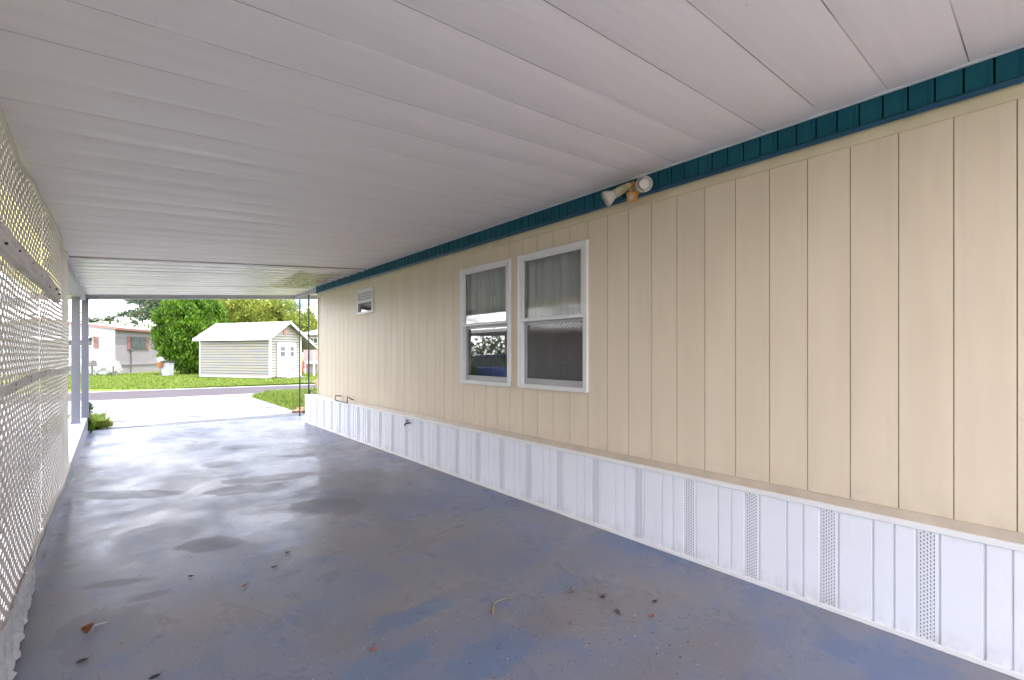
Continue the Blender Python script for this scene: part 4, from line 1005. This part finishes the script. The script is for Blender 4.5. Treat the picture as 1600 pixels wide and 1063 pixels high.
# ---------------------------------------------------------------- house right of the shed
O = V(474, 41); A3 = (V(522, 39.5)-O); A3.normalize(); B3 = Vector((-A3.y, A3.x, 0)); H_ = frame_obj(O, A3, B3)
hs = thing('mobile_home', O, 'small pinkish home with a grey roof seen right of the shed', 'mobile home')
b = MB(); b.box(0,9,0,6,-.1,3.15,0,H_); b.build('wall', mat('pink_white_siding',(.48,.36,.35),.6,var=.1,vscale=1.2), hs)
b = MB()
b.hexa([(-.5,-.6,3.15),(9.4,-.6,3.15),(9.4,3,3.95),(-.5,3,3.95),(-.5,-.6,3.25),(9.4,-.6,3.25),(9.4,3,4.05),(-.5,3,4.05)],0,H_)
b.hexa([(-.5,3,3.95),(9.4,3,3.95),(9.4,6.5,3.15),(-.5,6.5,3.15),(-.5,3,4.05),(9.4,3,4.05),(9.4,6.5,3.25),(-.5,6.5,3.25)],0,H_); b.build('roof', mat('grey_metal_roof',(.30,.31,.36),.5,var=.1), hs)
for x0 in (.75, 4.2):
    b = MB(); b.box(x0,x0+1.05,-.05,0,1.95,3.0,0,H_); o = b.build('window', M['white'], hs)
    b = MB(); b.box(x0+.08,x0+.48,-.065,-.05,2.03,2.44,0,H_); b.box(x0+.57,x0+.97,-.065,-.05,2.03,2.44,0,H_); b.box(x0+.08,x0+.48,-.065,-.05,2.51,2.92,0,H_); b.box(x0+.57,x0+.97,-.065,-.05,2.51,2.92,0,H_)
    o2 = b.build('pane', M['winfar'], None); o2.parent = o
# white table and red chair in front of it
p = V(493, 37.5, -.075); Tm = Matrix.Translation(p)@Matrix.Rotation(-YAW+.05,4,'Z')
t = thing('outdoor_table', p, 'long white table in front of the small pinkish home', 'table')
b = MB(); b.box(-.75,1.1,-.35,.35,.95,1.03,0,Tm); b.box(-.72,1.07,-.32,.32,.80,.95,0,Tm); b.build('table_top', M['white'], t)
b = MB(); b.box(-.7,1.05,-.02,.02,.05,.8,0,Tm); b.build('panel', M['pinkwhite'], t)
for (x_, y_) in ((-.7,-.3),(1.0,-.3),(-.7,.3),(1.0,.3)):
    b = MB(); b.box(x_-.03,x_+.03,y_-.03,y_+.03,0,.8,0,Tm); b.build('leg', M['white'], t)
p = V(477, 38.2, -.075); Tm = Matrix.Translation(p)@Matrix.Rotation(-YAW+.4,4,'Z'); mr_ = mat('red_plastic',(.50,.03,.05),.4)
t = thing('garden_chair', p, 'red plastic garden chair left of the long white table', 'chair')
b = MB(); b.box(-.25,.25,-.25,.22,.42,.47,0,Tm); b.build('seat', mr_, t, bevel=.02)
b = MB(); b.hexa([(-.25,.20,.45),(.25,.20,.45),(.25,.25,.45),(-.25,.25,.45),(-.22,.33,1.0),(.22,.33,1.0),(.22,.37,1.0),(-.22,.37,1.0)],0,Tm); b.build('backrest', mr_, t, bevel=.015)
for (x_, y_) in ((-.22,-.22),(.22,-.22),(-.22,.2),(.22,.2)):
    b = MB(); b.box(x_-.025,x_+.025,y_-.025,y_+.025,0,.42,0,Tm); b.build('leg', mr_, t)
p = V(500, 22.6, -.05); t = thing('stone_block', p, 'weathered brown block on the verge beside the home wall corner', 'block')
b = MB(); b.box(-.22,.22,-.15,.15,0,.27,0,Matrix.Translation(p)@Matrix.Rotation(-.4,4,'Z')); b.box(-.19,.2,-.12,.12,.27,.31,0,Matrix.Translation(p)@Matrix.Rotation(-.4,4,'Z')); b.build('block', M['brick'], t, bevel=.03)

# ---------------------------------------------------------------- neighbour's lot on the left (seen in the window panes and through the lattice)
nb = thing('mobile_home', (-13, 6, 0), 'low white neighbouring home and carport, mirrored in the window panes', 'mobile home')
b = MB(); b.box(-17.5,-9.4,-4,19,-.08,2.6); b.build('wall', M['bluewhite'], nb)
b = MB(); b.hexa([(-18,-4.3,2.6),(-9.2,-4.3,2.55),(-9.2,19.3,2.55),(-18,19.3,2.6),(-18,-4.3,2.75),(-9.2,-4.3,2.70),(-9.2,19.3,2.70),(-18,19.3,2.75)]); b.build('roof', M['roofw'], nb)
b = MB(); b.hexa([(-9.35,13.4,2.5),(-4.9,13.4,2.4),(-4.9,19.6,2.4),(-9.35,19.6,2.5),(-9.35,13.4,2.62),(-4.9,13.4,2.52),(-4.9,19.6,2.52),(-9.35,19.6,2.62)]); b.build('carport_roof', M['roofw'], nb)
for y in (13.6, 16.4, 19.4):
    b = MB(); b.box(-5.15,-5.05,y-.05,y+.05,-.08,2.41); b.build('post', M['white'], nb)
for y in (0, 4, 8, 12):
    b = MB(); b.box(-9.4,-9.34,y-.6,y+.6,1.1,2.1); o = b.build('window', M['white'], nb); b = MB(); b.box(-9.34,-9.325,y-.52,y+.52,1.18,2.02); o2 = b.build('pane', M['winfar'], None); o2.parent = o
# hedge between the lots
hg = thing('hedge_bush', (-6, 20, 0), 'low leafy bush by the neighbouring drive, mirrored in the far window', 'bush')
crown('foliage', ell_centers((-5.2,17.2,.5), .9, .7, 60, .5), 60, .07, .12, M['leaf_a'], hg)
# parked car
car = thing('parked_car', (-7.0, 17.0, 0), 'blue parked car under the neighbouring carport, mirrored in the far window', 'car')
M['carblue'] = mat('blue_car_paint', (.04, .08, .26), .25, coat=.8); M['tyre'] = mat('tyre_rubber', (.02,.02,.02), .8); M['rim'] = mat('rim_metal', (.5,.5,.52), .3, metal=.8)
def car_body(prof, y_half, m, name, x0=-7.0, y0=17.0, inset=0):
    b = MB(); L1 = [(x0-y_half, y0+a, z) for a, z in prof]; R1 = [(x0+y_half, y0+a, z) for a, z in prof]
    b.face(L1); b.face(R1[::-1])
    for i in range(len(prof)): j = (i+1)%len(prof); b.face([L1[j],L1[i],R1[i],R1[j]])
    return b.build(name, m, car, bevel=.04)
car_body([(-2.2,.28),(2.2,.28),(2.28,.45),(2.22,.78),(1.2,.92),(-1.5,.96),(-2.2,.92),(-2.28,.5)], .87, M['carblue'], 'body')
car_body([(-1.85,.95),(1.15,.93),(.45,1.40),(-1.2,1.43)], .70, M['winfar'], 'cabin_glass')
car_body([(-1.2,1.43),(.45,1.40),(.35,1.47),(-1.1,1.49)], .66, M['carblue'], 'car_roof')
for (sx, sy) in ((-1,-1.35),(1,-1.35),(-1,1.4),(1,1.4)):
    b = MB(); b.tube([(-7.0+sx*.72,17.0+sy,.26),(-7.0+sx*.90,17.0+sy,.26)], .32, 20); wh_ = b.build('wheel', M['tyre'], car)
    b = MB(); b.tube([(-7.0+sx*.89,17.0+sy,.26),(-7.0+sx*.91,17.0+sy,.26)], .19, 16); o = b.build('rim', M['rim'], None); o.parent = wh_
sheet('neighbour_drive', [(-9.3,12.8),(-4.9,12.8),(-4.9,20.3),(-9.3,20.7)], -.055, M['concrete'])
